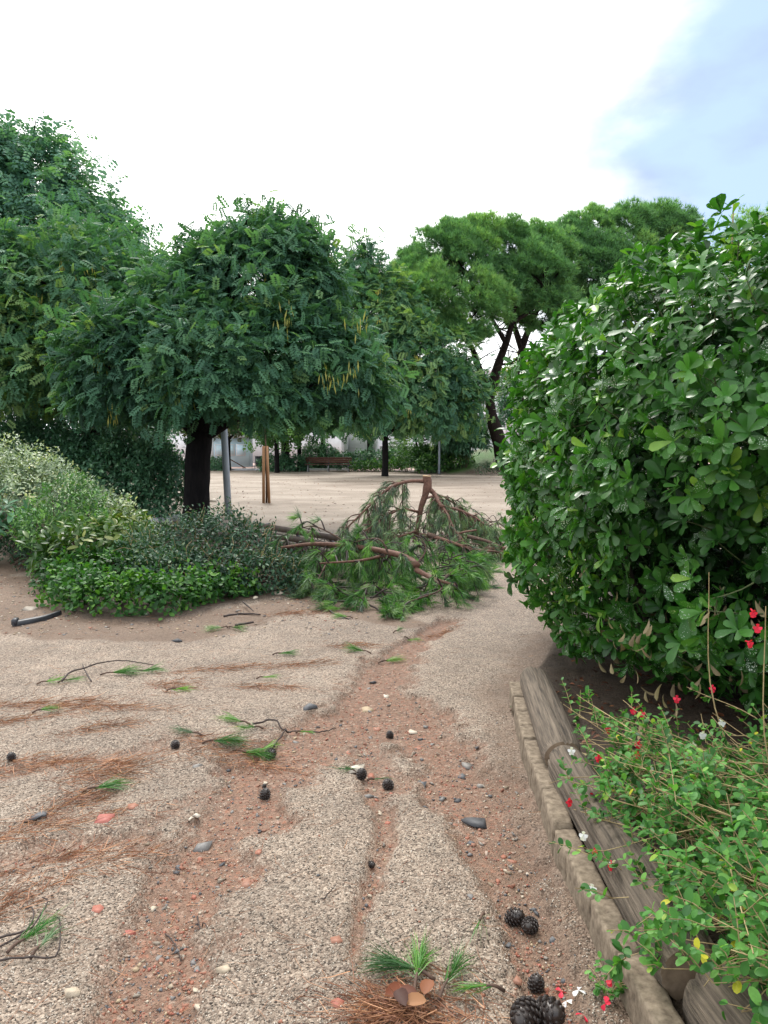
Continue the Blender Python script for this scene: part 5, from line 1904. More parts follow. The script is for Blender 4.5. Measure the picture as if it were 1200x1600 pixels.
# mass of needles on the ground
for i in range(125):
    px = rng.uniform(482, 735)
    lo = 905 + 55 * math.sin((px - 470) / 275 * math.pi) ** .7
    py = rng.uniform(888, lo)
    p = at(px, py)
    f = np.clip((lo - py) / 60, 0, 1)
    p[2] = .04 + rng.random() * .27 * f
    p[1] += p[2] * .6
    d = nrm(np.array([rng.normal() * .8 + (px - 600) / 160, -.7 + rng.normal() * .4, rng.normal() * .25]))
    spray(tws, packs if (px > 545 or rng.random() < .35) else dark, p, d, rng.uniform(.18, .4), 4, .25, 30, .155, .3, i % 2 == 0)
for i in range(26):
    p = at(rng.uniform(675, 728), rng.uniform(905, 940))
    p[2] = rng.uniform(.05, .42)
    d = nrm(np.array([.9, -.3, .15]) + rand_dirs(1)[0] * .5)
    spray(tws, packs, p, d, rng.uniform(.15, .3), 5, .2, 40, .15, .33, False)
for i in range(46):
    px = rng.uniform(455, 720)
    a = at(px, rng.uniform(875, 915))
    a[2] = rng.uniform(.05, .2)
    e = a + np.array([rng.normal() * .35 - .1, rng.normal() * .2, rng.uniform(.0, .22)])
    m_ = (a + e) / 2 + np.array([0, 0, rng.uniform(.1, .3)])
    tws.tube(curve([a, m_, e], 10), np.linspace(.009, .003, 10), 5, cap=False)
tws.build('twig', M_BLACKTWIG, t, kind='stuff')
sel = rng.random(len(packs)) < .3
flush([q_ for q_, s_ in zip(packs, sel) if not s_], M_NEEDLE_G, t)
dark += [q_ for q_, s_ in zip(packs, sel) if s_]
flush(dark, M_NEEDLE_GREY, t, 'dull_needle_foliage')


# ------------------------------------------------------------------ small litter on the path
def twig_thing(name, label, pts, r, cat='twig', group=None, lift=.008, mat=M_BLACKTWIG):
    P = np.array([P3(a, b) for a, b in pts])
    t = thing(name, label, cat, P[0], group=group)
    Q = curve(P, 14)
    Q[:, 2] = gz(Q[:, 0], Q[:, 1], False) + lift + np.abs(rng.normal(size=14)) * .003
    MB().tube(Q, np.linspace(r, r * .5, 14), 6, rough=.2).build('stick', mat, t, True)
    return t


def tuft_on_ground(label, px, py, az, n, length, mat, spread=.28, tw=True, group=None, heads=1, name='pine_tuft', cat='pine sprig', lift=.02):
    p = P3(px, py, lift)
    t = thing(name, label, cat, p, group=group)
    mb = MB()
    a0 = R(az)
    for h in range(heads):
        a = a0 + (h - (heads - 1) / 2) * .5
        d = np.array([math.cos(a), math.sin(a), .10])
        c = p + np.array([math.cos(a), math.sin(a), 0]) * .05 * h
        V, F, r = needle_pack(c[None], d[None], n // heads, length, spread, width=.0022, droop=.25, flat=.35)
        V[:, 2] = np.maximum(V[:, 2], gz(V[:, 0], V[:, 1]) + .003)
        mb.add(V, F, r)
    mb.build('needle_cluster', mat, t, kind='stuff')
    if tw:
        e = p - np.array([math.cos(a0), math.sin(a0), 0]) * length * .5
        e[2] = float(gz(e[0], e[1])) + .008
        MB().tube(curve([e, (p + e) / 2 + (0, 0, .008), p], 6), np.linspace(.006, .004, 6), 6).build('twig', M_TWIG, t)
    return t


def needle_mat(label, px, py, az, lx, ly, n, mat=M_NEEDLE_B, group='brown needle drifts on the path'):
    c = P3(px, py)
    n = int(n * 1.15)
    t = thing('needle_drift', label, 'pine needles', c, group=group)
    a0 = R(az)
    u = rng.normal(size=(n, 2)) * (lx / 2, ly / 2)
    P = np.stack([c[0] + u[:, 0] * math.cos(a0) - u[:, 1] * math.sin(a0), c[1] + u[:, 0] * math.sin(a0) + u[:, 1] * math.cos(a0), np.zeros(n)], 1)
    P[:, 2] = gz(P[:, 0], P[:, 1]) + rng.uniform(.003, .022, n) * np.exp(-(u[:, 0] / lx) ** 2 * 4)
    az_ = a0 + rng.normal(size=n) * .85
    D = np.stack([np.cos(az_), np.sin(az_), rng.normal(size=n) * .07], 1)
    V, F, r = needle_pack(P, nrm(D), 1, .12, .05, width=.0028, droop=.04)
    V[:, 2] = np.maximum(V[:, 2], gz(V[:, 0], V[:, 1]) + .002)
    MB().add(V, F, r).build('needle_cluster', mat, t, kind='stuff')
    return t


# the sprig and dead leaves at the bottom of the picture
for (px, py, az, n, ln, sp, lab) in [(640, 1530, 165, 150, .155, .30, 'lush green pine tuft pointing away from the dead leaves, longest of three'), (652, 1535, 80, 150, .15, .33, 'upright green pine tuft fanning out above the reddish dead leaves'),
                                     (700, 1545, 62, 90, .14, .25, 'narrow green pine tuft leaning towards the paired cones'), (760, 1553, 190, 36, .11, .25, 'small pale green pine tuft beside the paired cones')]:
    tuft_on_ground(lab, px, py, az, n, ln, M_NEEDLE_G, sp, group='green pine tufts by the dead leaves', lift=.03)
needle_mat('rusty needle heap around the dead leaves by the green tufts', 640, 1592, 170, .19, .10, 650, group='brown needle drifts on the path')
needle_mat('thin rusty needles lying between the tufts and paired cones', 735, 1572, 150, .3, .12, 110, group='brown needle drifts on the path')
dl = [(615, 1565, 'shiny copper dead leaf lying on top of the rusty needles'), (640, 1572, 'dark red dead leaf in the middle of the rusty needles'), (668, 1560, 'round orange brown dead leaf next to the narrow tuft'), (645, 1590, 'tan curled dead leaf at the bottom edge of the heap'), (628, 1588, 'almost black dead leaf under the copper leaf')]
for i, (px, py, lab) in enumerate(dl):
    p = P3(px, py, .035 + .006 * i)
    a_ = i * 1.9 + .6
    mb = MB().inst(*leaf_t(.6, .22, .1, 'ovate'), frames(np.array([[math.cos(a_), math.sin(a_), .12]]), np.array([[.25 * math.cos(i), -.3, 1.0]])) * .068, p[None] - [[math.cos(a_) * .03, math.sin(a_) * .03, .012]], np.array([[.6, .3, .7, .95, .05][i]]))
    tag(mb.build('dead_leaf', M_DEADLEAF, None, True), lab, 'leaf', 'dead leaves by the green tufts')

greens = [(180, 1055, 10, 110, .2, 'long green sprig under the arching black twig'), (225, 1050, 10, 60, .16, 'green tuft at the end of the arching black twig'), (75, 1068, 20, 30, .14, 'thin green tuft up the slope from the brown drifts'),
          (275, 1081, 0, 45, .12, 'bright tuft beside a small rusty needle heap'), (66, 1115, 10, 45, .11, 'short green tuft at the end of a long brown drift'), (375, 1133, 150, 70, .15, 'pale green tuft above the forked black twig'),
          (397, 1143, 200, 40, .1, 'small dark green tuft just below the pale one'), (155, 1240, 15, 90, .15, 'bright tuft lying under a round brown needle heap'), (440, 1023, 0, 60, .14, 'flat bright tuft alone on pale gravel'),
          (565, 1022, 150, 90, .17, 'bushy green tuft at the head of the red channel'), (605, 1030, 20, 60, .15, 'second green tuft at the head of the red channel'), (345, 985, 210, 90, .17, 'dull green tuft on the damp earth by the twig pile'),
          (365, 985, -30, 60, .15, 'bright tip of the sprig on the damp earth'), (340, 1165, -8, 130, .17, 'long green and brown sprig beside the brown cone'), (385, 1175, -20, 110, .16, 'thick green end of the sprig beside the black cone'),
          (300, 1152, 160, 60, .13, 'olive tuft closest to the brown cone'), (410, 1168, 45, 50, .12, 'yellowish tuft right over the black cone'), (620, 990, 60, 60, .12, 'olive tuft in front of the fallen limb'), (640, 998, 0, 30, .09, 'pale tip of the tuft in front of the fallen limb'),
          (412, 1062, 0, 30, .1, 'tiny green tuft on the pale gravel'), (548, 1207, 190, 30, .08, 'small tuft under the white and red stone'), (585, 1213, 0, 24, .07, 'needle wisp between the two black cones'), (40, 1480, 60, 60, .13, 'bright grass green tuft in the wiry black twigs'),
          (65, 1490, 75, 40, .1, 'dull tuft among the wiry black twigs'), (105, 1066, 15, 30, .12, 'pale green wisp beside the arching black twig'), (800, 1110, 70, 18, .07, 'tiny weed tuft at the foot of the edging'), (945, 1475, 80, 10, .05, 'weed wisp beside the edging'), (530, 955, 190, 90, .17, 'green tuft dropped at the tip of the fallen limb'), (540, 968, 170, 60, .14, 'lower green tuft dropped at the tip of the fallen limb'),
          (750, 1450, 250, 14, .12, 'yellowish needle wisp beside the joined cones'), (470, 1140, -20, 26, .06, 'lime green leaf tuft at the end of the black twig')]
for px, py, az, n, ln, lab in greens:
    tuft_on_ground(lab, px, py, az, n, ln, M_NEEDLE_GREY if 'dull' in lab or 'olive' in lab else M_NEEDLE_G, .26, group='green pine tufts on the path')
drifts = [(40, 1100, 10, .7, .06, 260, 'long brown drift at the far end of the slope'), (145, 1108, -4, .6, .09, 360, 'dark brown drift trailing from a green tuft'), (20, 1128, 15, .4, .06, 160, 'rusty drift just under the long brown one'),
          (265, 1070, -25, .22, .12, 180, 'small rusty heap beside a bright tuft'), (150, 1143, 25, .3, .07, 150, 'ragged brown drift in the middle of the slope'), (90, 1195, 15, .55, .08, 220, 'broad brown drift above the lone cone'),
          (155, 1210, 20, .26, .13, 330, 'round brown heap over a bright tuft'), (115, 1255, 40, .2, .1, 180, 'tawny heap beside the bright tuft'), (370, 1185, -12, .4, .08, 260, 'reddish drift along the green and brown sprig'), (330, 1160, -10, .35, .06, 160, 'brown drift beside the brown cone'),
          (410, 1075, -8, .35, .06, 160, 'rust drift on pale gravel under the tiny tuft'), (360, 1045, 12, .6, .07, 240, 'olive brown drift down the gravel slope'), (460, 960, 8, .35, .1, 200, 'brown needle patch in front of the twiggy shrub'), (545, 1012, 0, .25, .07, 140, 'brown patch beside the bushy tuft'),
          (60, 1300, 25, .5, .1, 240, 'rusty drift over the red streak'), (10, 1420, 60, .2, .1, 130, 'orange brown drift above the wiry twigs'), (100, 1340, 20, .35, .06, 150, 'loose rusty drift downhill of the slate'), (30, 1195, 10, .3, .06, 120, 'short drift next to the lone cone'),
          (690, 985, 50, .3, .06, 120, 'red brown strip running up to the fallen limb'), (470, 1040, 20, .4, .05, 110, 'thin needle line across the gravel'), (150, 1360, 25, .4, .08, 140, 'sparse rusty drift on grey gravel')]
for a in drifts:
    needle_mat(a[6], *a[:6])

twig_thing('forked_twig', 'arching black twig spanning the green sprig', [(97, 1075), (110, 1060), (130, 1055), (150, 1048), (190, 1042), (240, 1050)], .007, lift=.05, group='black twigs on the path')
twig_thing('forked_twig', 'hooked black twig crossing the arching one', [(143, 1073), (137, 1064), (131, 1052), (129, 1046)], .006, lift=.04, group='black twigs on the path')
twig_thing('wiry_twig', 'long wiry black twig bent into a hook', [(-20, 1515), (30, 1508), (70, 1508), (92, 1500), (94, 1450), (86, 1444)], .004, lift=.02, group='black twigs on the path')
twig_thing('wiry_twig', 'wiry black twig with a knobbly tip', [(-20, 1485), (20, 1472), (45, 1465), (62, 1445), (75, 1420), (66, 1414)], .0042, lift=.02, group='black twigs on the path')
twig_thing('wiry_twig', 'shorter wiry black twig curling up beside the knobbly one', [(-10, 1498), (40, 1468), (53, 1445), (50, 1432), (40, 1433)], .0036, lift=.022, group='black twigs on the path')
twig_thing('forked_twig', 'thin black twig running from the green sprig to the lime leaf', [(395, 1140), (425, 1132), (445, 1140), (455, 1142)], .006, lift=.02, group='black twigs on the path')
twig_thing('forked_twig', 'curved black twig under the lime leaf', [(428, 1165), (437, 1150), (452, 1140), (470, 1138)], .0055, lift=.015, group='black twigs on the path')
twig_thing('forked_twig', 'straight thin twig lying across the red channel head', [(480, 1137), (505, 1138), (525, 1132)], .005, group='black twigs on the path')
twig_thing('dead_stick', 'dark dead stick on the damp earth under the twiggy shrub', [(350, 966), (375, 962), (407, 963)], .013, group='dead sticks on the damp earth')
twig_thing('dead_stick', 'short stub of dead wood beside the dull green tuft', [(368, 980), (385, 977), (396, 975)], .016, group='dead sticks on the damp earth')
twig_thing('dead_stick', 'slanting dead stick poking up from the damp earth', [(380, 948), (390, 957), (396, 963)], .009, lift=.04, group='dead sticks on the damp earth')
twig_thing('dead_stick', 'forked dead stick in front of the fallen limb tip', [(508, 948), (520, 960), (545, 970)], .01, group='dead sticks on the damp earth')
twig_thing('thin_twig', 'thin dry twig in the red soil by the square slate', [(258, 1447), (270, 1460), (280, 1480), (283, 1490)], .003, group='thin twigs in the red soil')
twig_thing('thin_twig', 'thin dry twig across the pale gravel', [(505, 1412), (517, 1398), (527, 1387)], .0028, group='thin twigs in the red soil')
twig_thing('thin_twig', 'thin bent twig standing in the red soil', [(308, 1420), (313, 1440), (325, 1455)], .003, group='thin twigs in the red soil')

# black strip of rubber
P = np.array([P3(a, b) for a, b in ((24, 978), (45, 975), (70, 970), (95, 962))])
t = thing('rubber_strip', 'flat black rubber strip lying on the brown earth by the island', 'strip', P[0])
Q = curve(P, 12)
wv = np.linspace(.05, .025, 12)
m = MB()
V = np.concatenate([Q + (0, 1, 0) * wv[:, None] + (0, 0, .02), Q - (0, 1, 0) * wv[:, None] + (0, 0, .035), Q + (0, 0, .05)])
V = np.concatenate([V, np.concatenate([Q + (0, 1, 0) * wv[:, None], Q - (0, 1, 0) * wv[:, None]])])
F = []
for i in range(11):
    a, b_, c_, d_, e_ = i, 12 + i, 24 + i, 36 + i, 48 + i
    for x, y_ in ((b_, c_), (c_, a), (a, d_), (e_, b_)):
        F += [(x, x + 1, y_ + 1), (x, y_ + 1, y_)]
m.add(V, np.array(F)).build('strap', M_STRIP, t, True)
MB().box(P[0] + (0, 0, .04), (.05, .09, .06), .2, bev=.01).build('buckle', M_STRIP, t)


# stones
def stone_mesh(seed, sides=0):
    g = np.random.default_rng(seed)
    ph = (1 + 5 ** .5) / 2
    V = np.array([(-1, ph, 0), (1, ph, 0), (-1, -ph, 0), (1, -ph, 0), (0, -1, ph), (0, 1, ph), (0, -1, -ph), (0, 1, -ph), (ph, 0, -1), (ph, 0, 1), (-ph, 0, -1), (-ph, 0, 1)])
    V = nrm(V) + g.normal(size=V.shape) * .3
    F = np.array([(0, 11, 5), (0, 5, 1), (0, 1, 7), (0, 7, 10), (0, 10, 11), (1, 5, 9), (5, 11, 4), (11, 10, 2), (10, 7, 6), (7, 1, 8), (3, 9, 4), (3, 4, 2), (3, 2, 6), (3, 6, 8), (3, 8, 9), (4, 9, 5), (2, 4, 11), (6, 2, 10), (8, 6, 7), (9, 8, 1)])
    return V, F


def shard_mesh(seed, n=5):
    g = np.random.default_rng(seed)
    a = np.sort(np.linspace(0, 2 * np.pi, n, endpoint=False) + g.normal(size=n) * .3)
    r = g.uniform(.7, 1.1, n)
    b = np.stack([np.cos(a) * r, np.sin(a) * r], 1)
    V = np.concatenate([np.c_[b, -np.ones(n)], np.c_[b * .93, np.ones(n) * g.uniform(.85, 1.0, n)], [[0, 0, .95]]])
    F = []
    for i in range(n):
        j = (i + 1) % n
        F += [(i, j, n + j), (i, n + j, n + i), (n + i, n + j, 2 * n)]
    return V, np.array(F)


def stone(label, px, py, w, h, val, flat=.35, az=0, shard=False, name='stone', cat='stone', group=None, seed=None):
    """w: width in photo pixels; h: depth in photo pixels"""
    p = P3(px, py)
    ppm = FPX / (p[1] * CP + 1.6 * SP)
    sx = w / ppm / 2 * .9
    sy = min(max(h / ppm / 2 * math.hypot(p[1], 1.6) / 1.6, sx * .4), sx * 1.3)
    sd = seed or int(px * 7 + py)
    V, F = (shard_mesh if shard else stone_mesh)(sd)
    V = V * (sx, sy, sx * flat)
    a = R(az)
    V = V @ np.array([[math.cos(a), math.sin(a), 0], [-math.sin(a), math.cos(a), 0], [0, 0, 1]])
    me = raw_mesh(name, V, F, M_STONE, np.full(len(V), val))
    o = bpy.data.objects.new(name, me)
    link(o)
    o.location = (p[0], p[1], p[2] + sx * flat * .05)
    o.rotation_euler = (rng.normal() * .08, rng.normal() * .08, 0)
    return tag(o, label, cat, group)


RED, ORG, PNK, WHT, CRM, GRY, SLT, DRK = .88, .82, .99, .64, .56, .26, .12, .03
GS = 'brick and tile shards on the path'
shards = [('flat triangular pink tile shard under the round brown needle heap', 163, 1283, 42, 24, PNK), ('orange brick chip just above the triangular tile shard', 208, 1263, 24, 12, ORG), ('two lobed red tile chip on grey gravel', 152, 1424, 24, 20, .94),
          ('long narrow pinkish red tile sliver', 194, 1450, 42, 12, PNK), ('bright orange brick chip in the red soil at the bottom', 290, 1550, 18, 14, ORG), ('smaller orange chip beside the bright orange one', 266, 1556, 12, 10, .8), ('orange chip on pale gravel above the green tufts', 525, 1473, 26, 14, .79),
          ('dull red tile chip beside the rusty needle heap', 527, 1567, 30, 16, .95), ('yellowish brick sliver at the head of the red channel', 573, 1101, 28, 8, .5), ('orange chip under the yellowish sliver', 590, 1128, 18, 10, .8), ('peach coloured long chip in the red channel', 635, 1182, 24, 7, .68),
          ('red half of the broken chip behind the black cone', 580, 1203, 20, 18, .9), ('tiny red chip alone on the central gravel', 605, 1273, 14, 10, .92), ('orange brick lump in the soil along the edging', 801, 1332, 18, 10, ORG), ('rusty brick lump near the small single cone', 808, 1525, 24, 14, .77), ('faded orange chip near the top of the soil channel', 655, 1160, 14, 8, .8),
          ('red chip beside the channel bend', 405, 1330, 16, 10, .86), ('salmon chip half sunk in the soil channel', 385, 1365, 26, 14, .76), ('rosy chip where the channels join', 545, 1168, 14, 8, .9), ('orange chip by the dark bark flake', 710, 1280, 18, 6, .81)]
for lab, px, py, w_, h_, v in shards:
    stone(lab, px, py, w_, h_, v, .16, rng.uniform(0, 360) * 0 + rng.uniform(-20, 20), True, 'tile_shard', 'tile shard', GS)
stones = [('white stone leaning behind the black cone in mid path', 558, 1199, 38, 16, WHT, .3), ('small white pebble at the very head of the red channel', 603, 1081, 12, 9, WHT, .6), ('whitish long stone in the red channel', 645, 1134, 18, 8, .6, .4), ('dark slate flake next to the pink triangular shard', 60, 1278, 30, 16, SLT, .25),
          ('grey knobbly pebble at the edge of the red soil', 316, 1311, 30, 20, GRY, .5), ('greyish white pebble in the soil channel', 344, 1357, 18, 14, .4, .6), ('dark slate sliver next to the knobbly pebble', 347, 1333, 12, 14, DRK, .4), ('round cream pebble like a bun on grey gravel', 115, 1555, 26, 17, .56, .75),
          ('small cream pebble above the pink tile sliver', 239, 1405, 14, 9, .57, .5), ('wide cream pebble at the edge of the soil channel', 351, 1517, 26, 11, .55, .4), ('upright cream chip in the soil at the bottom', 311, 1566, 12, 15, .58, .6), ('square slate tile piece at the bottom of the channel', 294, 1588, 16, 16, SLT, .3),
          ('blue grey flat stone right of mid channel', 661, 1217, 22, 12, SLT, .25), ('pale grey flat stone high in the side channel', 728, 1187, 24, 13, .3, .3), ('slate flake below the pale grey stone', 722, 1202, 16, 10, SLT, .3), ('grey stone under the black cone in mid path', 575, 1235, 16, 12, GRY, .35),
          ('grey stone with a white patch in the side channel', 752, 1216, 15, 12, .33, .6), ('grey stone just above the dark bark flake', 690, 1236, 16, 9, GRY, .4), ('blackish flat stone beside it in the side channel', 715, 1238, 16, 7, DRK, .35), ('grey rounded stone at the top of the side channel', 665, 1127, 12, 8, GRY, .5),
          ('slate chip next to the grey rounded stone', 657, 1145, 12, 7, SLT, .4), ('dark stone on the gravel rim of the red channel', 485, 1110, 24, 8, .1, .4), ('pale blue glassy chip on the slope', 309, 1200, 14, 9, .3, .4), ('white chip beside the pink red shard soil', 307, 1274, 15, 6, WHT, .4), ('white chip next to that one, smaller', 297, 1280, 10, 5, WHT, .4),
          ('dark lump at the top of the red channel', 583, 1059, 14, 6, DRK, .5), ('blackish bottle shaped lump on damp earth', 277, 1001, 18, 8, DRK, .4), ('grey stone beside the soil twig', 302, 1490, 12, 9, GRY, .6), ('grey pebble pair member by the central gravel', 736, 1404, 12, 14, GRY, .7), ('dark pebble in soil along the edging', 736, 1307, 12, 8, SLT, .5),
          ('flat white limestone block on the bed edge by the limb', 437, 930, 20, 9, .6, .5), ('pale stone on the bed edge under the twiggy shrub', 398, 938, 12, 6, .6, .5), ('flat grey stone half buried on the brown earth', 48, 953, 26, 7, .38, .25), ('white stone by the foot of the grey green lamp post', 333, 784, 14, 6, .62, .6)]
for lab, px, py, w_, h_, v, fl in stones:
    stone(lab.replace('right of mid', 'in the middle'), px, py, w_, h_, v, fl, rng.uniform(-25, 25), group='single stones on the path')
stone('crumpled dark bark flake on the red soil', 745, 1275, 38, 14, DRK, .35, 10, name='bark_flake', cat='bark')
for i, (px, py, lab) in enumerate([(813, 1349, 'bright white plastic scrap in the soil by the edging'), (824, 1350, 'tiny white plastic scrap next to the bigger one')]):
    stone(lab, px, py, 9 if i == 0 else 6, 6, .66, .3, name='plastic_scrap', cat='scrap', group='white scraps by the edging')

# many small angular stones that nothing sets apart
GRP = 'small angular stones in the red washed soil'
cnt = 0
meshes = [raw_mesh('stone', stone_mesh(900 + i)[0] * (1, .72, .36), stone_mesh(900 + i)[1], M_STONE, np.full(12, v)) for i, v in enumerate([.1, .2, .3, .36, .44, .5, .58, .7, .73, .76, .8, .84, .88, .92, .4])]
while cnt < 290:
    y_ = 1.9 + 3.2 * rng.random() ** 1.3
    x_ = rng.uniform(-.46, .26) * y_
    if soil_mask(x_, y_) < .55 or x_ > kerb_x(y_) - .03:
        continue
    o = bpy.data.objects.new('stone', meshes[rng.integers(15)])
    link(o)
    s = rng.uniform(.005, .0135) * (1 + .15 * y_ / 3)
    o.scale = (s, s, s)
    o.location = (x_, y_, float(gz(x_, y_)) + s * .2)
    o.rotation_euler = (rng.normal() * .3, rng.normal() * .3, rng.uniform(0, 6))
    tag(o, 'small angular stone or brick chip lying in the red washed soil', 'stone', GRP)
    cnt += 1


def scatter(name, n, want, size, mat, label, rndf, tm, ymax=6.5, flat=.6):
    ys = 1.75 + (ymax - 1.75) * rng.random(n * 3) ** 1.7
    xs = rng.uniform(-.56, .5, n * 3) * ys
    ok = xs < kerb_x(ys) - .02
    xs, ys = xs[ok], ys[ok]
    sm = soil_mask(xs, ys)
    k = rng.random(len(xs)) < want(sm, xs, ys)
    xs, ys = xs[k][:n], ys[k][:n]
    m_ = len(xs)
    s = size(m_)
    P = np.stack([xs, ys, gz(xs, ys) + s * .25], 1)
    az = rng.uniform(0, 6.28, m_)
    M = np.zeros((m_, 3, 3))
    asp = rng.uniform(.6, 1.0, m_)
    M[:, 0, 0], M[:, 0, 1], M[:, 1, 0], M[:, 1, 1] = np.cos(az) * s, -np.sin(az) * s * asp, np.sin(az) * s, np.cos(az) * s * asp
    M[:, 2, 2] = s * flat
    M[:, 2, 0] = rng.normal(size=m_) * s * .25
    mb = MB()
    half = np.arange(m_) % 3
    for h in range(3):
        q_ = half == h
        V, F = tm(40 + h)
        mb.inst(V, F, M[q_], P[q_], rndf(q_.sum()))
    o = mb.build(name, mat)
    return tag(o, label, None, None, 'stuff')


def octa(seed):
    g = np.random.default_rng(seed)
    V = np.array([(1, 0, 0), (-1, 0, 0), (0, 1, 0), (0, -1, 0), (0, 0, 1), (0, 0, -1)], float) + g.normal(size=(6, 3)) * .22
    F = np.array([(0, 2, 4), (2, 1, 4), (1, 3, 4), (3, 0, 4), (2, 0, 5), (1, 2, 5), (3, 1, 5), (0, 3, 5)])
    return V, F


scatter('rubble', 16000, lambda s, x, y: smooth(.25, .8, s) * .9 + .015, lambda m: .0024 + .0075 * rng.random(m) ** 3.0, M_STONE, 'fine stony rubble and brick grit in the red channels', lambda m: rng.choice([.08, .2, .3, .4, .5, .58, .72, .76, .8, .85, .9, .95], m), octa)
scatter('gravel', 30000, lambda s, x, y: (1 - .8 * s) * .9, lambda m: .0022 + .0028 * rng.random(m) ** 1.5, M_GRAIN, 'loose pale gravel grains strewn over the path', lambda m: rng.random(m), octa, 4.5, .7)
n = 3200
yb = rng.uniform(6.4, 9.6, n)
xb = rng.uniform(-.6, -.02, n) * yb
ok = ~in_poly(xb, yb, ISLAND)
xb, yb = xb[ok], yb[ok]
sb = .004 + .014 * rng.random(len(xb)) ** 4
Mb = np.einsum('n,ij->nij', sb, np.eye(3)) @ np.array([np.array(Matrix.Rotation(a_, 3, 'Z')) for a_ in rng.uniform(0, 6, len(xb))])
Mb[:, 2, :] *= .5
tag(MB().inst(*octa(77), Mb, np.stack([xb, yb, gz(xb, yb) + sb * .2], 1), rng.choice([.05, .2, .3, .42, .5, .6, .74, .8], len(xb))).build('earth_rubble', M_STONE), 'small crumbs and chips on the damp brown earth by the island', None, None, 'stuff')
n = 900
yp = 11.5 + 30 * rng.random(n) ** 1.4
xp = rng.uniform(-.34, .2, n) * yp
Pp = np.stack([xp, yp, gz(xp, yp) + .012], 1)
tag(MB().inst(*SL, frames(nrm(rand_dirs(n) * (1, 1, .2)), rand_dirs(n) * .35 + (0, 0, 1)) * rng.uniform(.04, .11, n)[:, None, None], Pp, rng.random(n)).build('fallen_leaf_litter', M_DEADLEAF), 'brown fallen leaves strewn thinly over the sandy square', None, None, 'stuff')
# loose needles everywhere
n = 2600
ys = 1.8 + 6.5 * rng.random(n) ** 1.5
xs = rng.uniform(-.55, .35, n) * ys
ok = (xs < kerb_x(ys) - .03) & ((xs < -.05 * ys) | (rng.random(n) < .35))
xs, ys = xs[ok], ys[ok]
P = np.stack([xs, ys, gz(xs, ys) + .004], 1)
az = rng.normal(size=len(xs)) * .9 + .3
V, F, r_ = needle_pack(P, np.stack([np.cos(az), np.sin(az), np.zeros(len(xs))], 1), 1, .1, .05, width=.0018)
V[:, 2] = np.maximum(V[:, 2], gz(V[:, 0], V[:, 1]) + .002)
tag(MB().add(V, F, r_).build('needle_litter', M_NEEDLE_B), 'loose dry pine needles scattered over the whole path', None, None, 'stuff')


# ------------------------------------------------------------------ pine cones
SCV = np.array([(-.5, 0, 0), (.5, 0, 0), (-.62, .55, .16), (.62, .55, .16), (0, .95, .12), (0, .6, .42), (0, .1, -.2)], float)
SCF = np.array([(0, 1, 5), (0, 5, 2), (1, 3, 5), (2, 5, 4), (3, 4, 5), (0, 2, 6), (1, 6, 3), (2, 4, 6), (4, 3, 6)])
SC_ME = raw_mesh('scale', SCV, SCF, M_CONE)
core_cache = {}


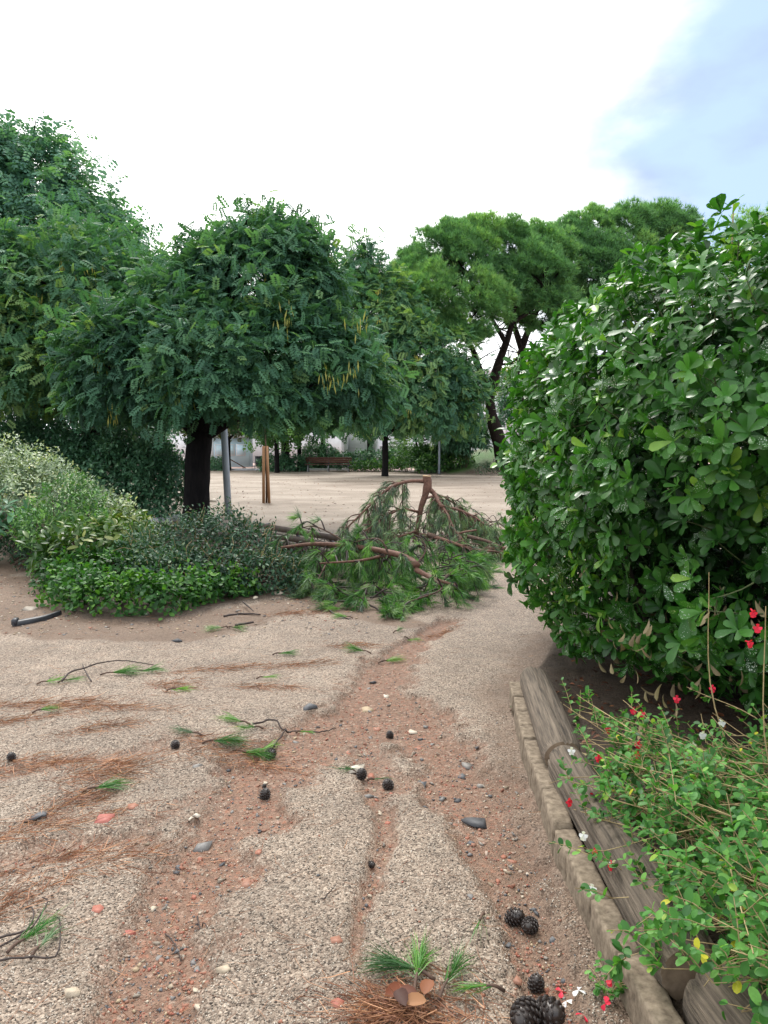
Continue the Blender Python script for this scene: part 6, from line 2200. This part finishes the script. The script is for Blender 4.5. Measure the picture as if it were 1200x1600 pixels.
def pinecone(label, px, py, wpx, roll, az, detailed):
    p = P3(px, py)
    ppm = FPX / (p[1] * CP + 1.6 * SP)
    r = wpx / ppm / 2 * .86
    ln = r * 1.22
    t = thing('pine_cone', label, 'pine cone', (p[0], p[1], p[2] + r * .82), 0, 'wet black pine cones on the path')
    rot = Matrix.Rotation(az, 3, 'Z') @ Matrix.Rotation(roll, 3, 'X')
    t.rotation_euler = rot.to_euler()
    prof = lambda u: r * (math.sin(math.pi * min(1, max(0, .10 + .87 * u))) ** .62)
    zs = np.linspace(0, 1, 9)
    P = np.stack([np.zeros(9), np.zeros(9), (zs - .5) * 2 * ln], 1)
    me = MB().tube(P, [prof(z) * .82 for z in zs], 14).mesh('core', M_CONE, True)
    c = bpy.data.objects.new('core', me)
    link(c, t)
    n = 66
    Ms, Ts = [], []
    for i in range(n):
        u = .03 + .93 * (i + .5) / n
        a = i * 2.39996
        rr_ = prof(u) * .80
        z = (u - .5) * 2 * ln
        o_ = np.array([math.cos(a), math.sin(a), 0])
        up = np.array([0, 0, 1.0])
        slope = nrm(o_ * .75 + up * (.7 if u > .3 else .45))
        x_ = np.cross(slope, o_)
        x_ = nrm(x_)
        nrm_ = nrm(np.cross(x_, slope))
        if nrm_ @ o_ < 0:
            x_, nrm_ = -x_, -nrm_
        s = r * (.44 * (math.sin(math.pi * min(.95, .12 + .8 * u)) * .5 + .5))
        Ms.append(np.stack([x_ * s, slope * s * .8, nrm_ * s * .9], 1))
        Ts.append(o_ * rr_ + up * (z - s * .3))
    if detailed:
        for M_, T_ in zip(Ms, Ts):
            o = bpy.data.objects.new('scale', SC_ME)
            link(o, t)
            o.matrix_basis = Matrix([[*M_[k], T_[k]] for k in range(3)] + [[0, 0, 0, 1]])
    else:
        o = MB().inst(SCV, SCF, np.array(Ms), np.array(Ts), np.full(n, .5)).build('scale', M_CONE, t, kind='stuff', local=True)
    MB().tube([(0, 0, -ln * .98), (0, 0, -ln * 1.12)], r * .14, 6).build('stalk', M_CONE, t, local=True)
    return t


cones = [('large black cone at the very bottom, tucked behind its bigger twin', 858, 1580, 54, 1.0, .5, True), ('large black cone at the very bottom, lying flatter than its twin', 820, 1590, 52, 1.5, -.6, True), ('single black cone standing on the sandy soil between two pairs', 838, 1524, 30, .35, .2, True),
         ('black cone of the joined pair, the one farther from the edging', 805, 1427, 31, .9, .9, True), ('black cone of the joined pair, the one closer to the edging', 828, 1439, 30, 1.2, -.4, True),
         ('black cone in front of the white and red stone', 565, 1212, 19, .4, .3, False), ('black cone just below the white and red stone', 606, 1222, 20, .7, -.5, False), ('lone black cone on the bend of the red channel', 414, 1236, 20, .5, .8, False), ('tiny black cone scrap above the lone cone', 413, 1220, 8, .5, .8, False),
         ('black cone high in the red channel near the yellowish sliver', 609, 1142, 14, .3, 0, False), ('black cone at the end of the green and brown sprig', 423, 1175, 20, 1.1, .7, False), ('tiny black cone alone on the central gravel strip', 580, 1342, 13, 1.2, 1.0, False), ('lone black cone out on the needle strewn slope', 18, 1190, 16, .6, .2, False),
         ('brownish cone at the start of the green and brown sprig', 274, 1168, 16, .8, .4, False)]
for c in cones:
    pinecone(*c)
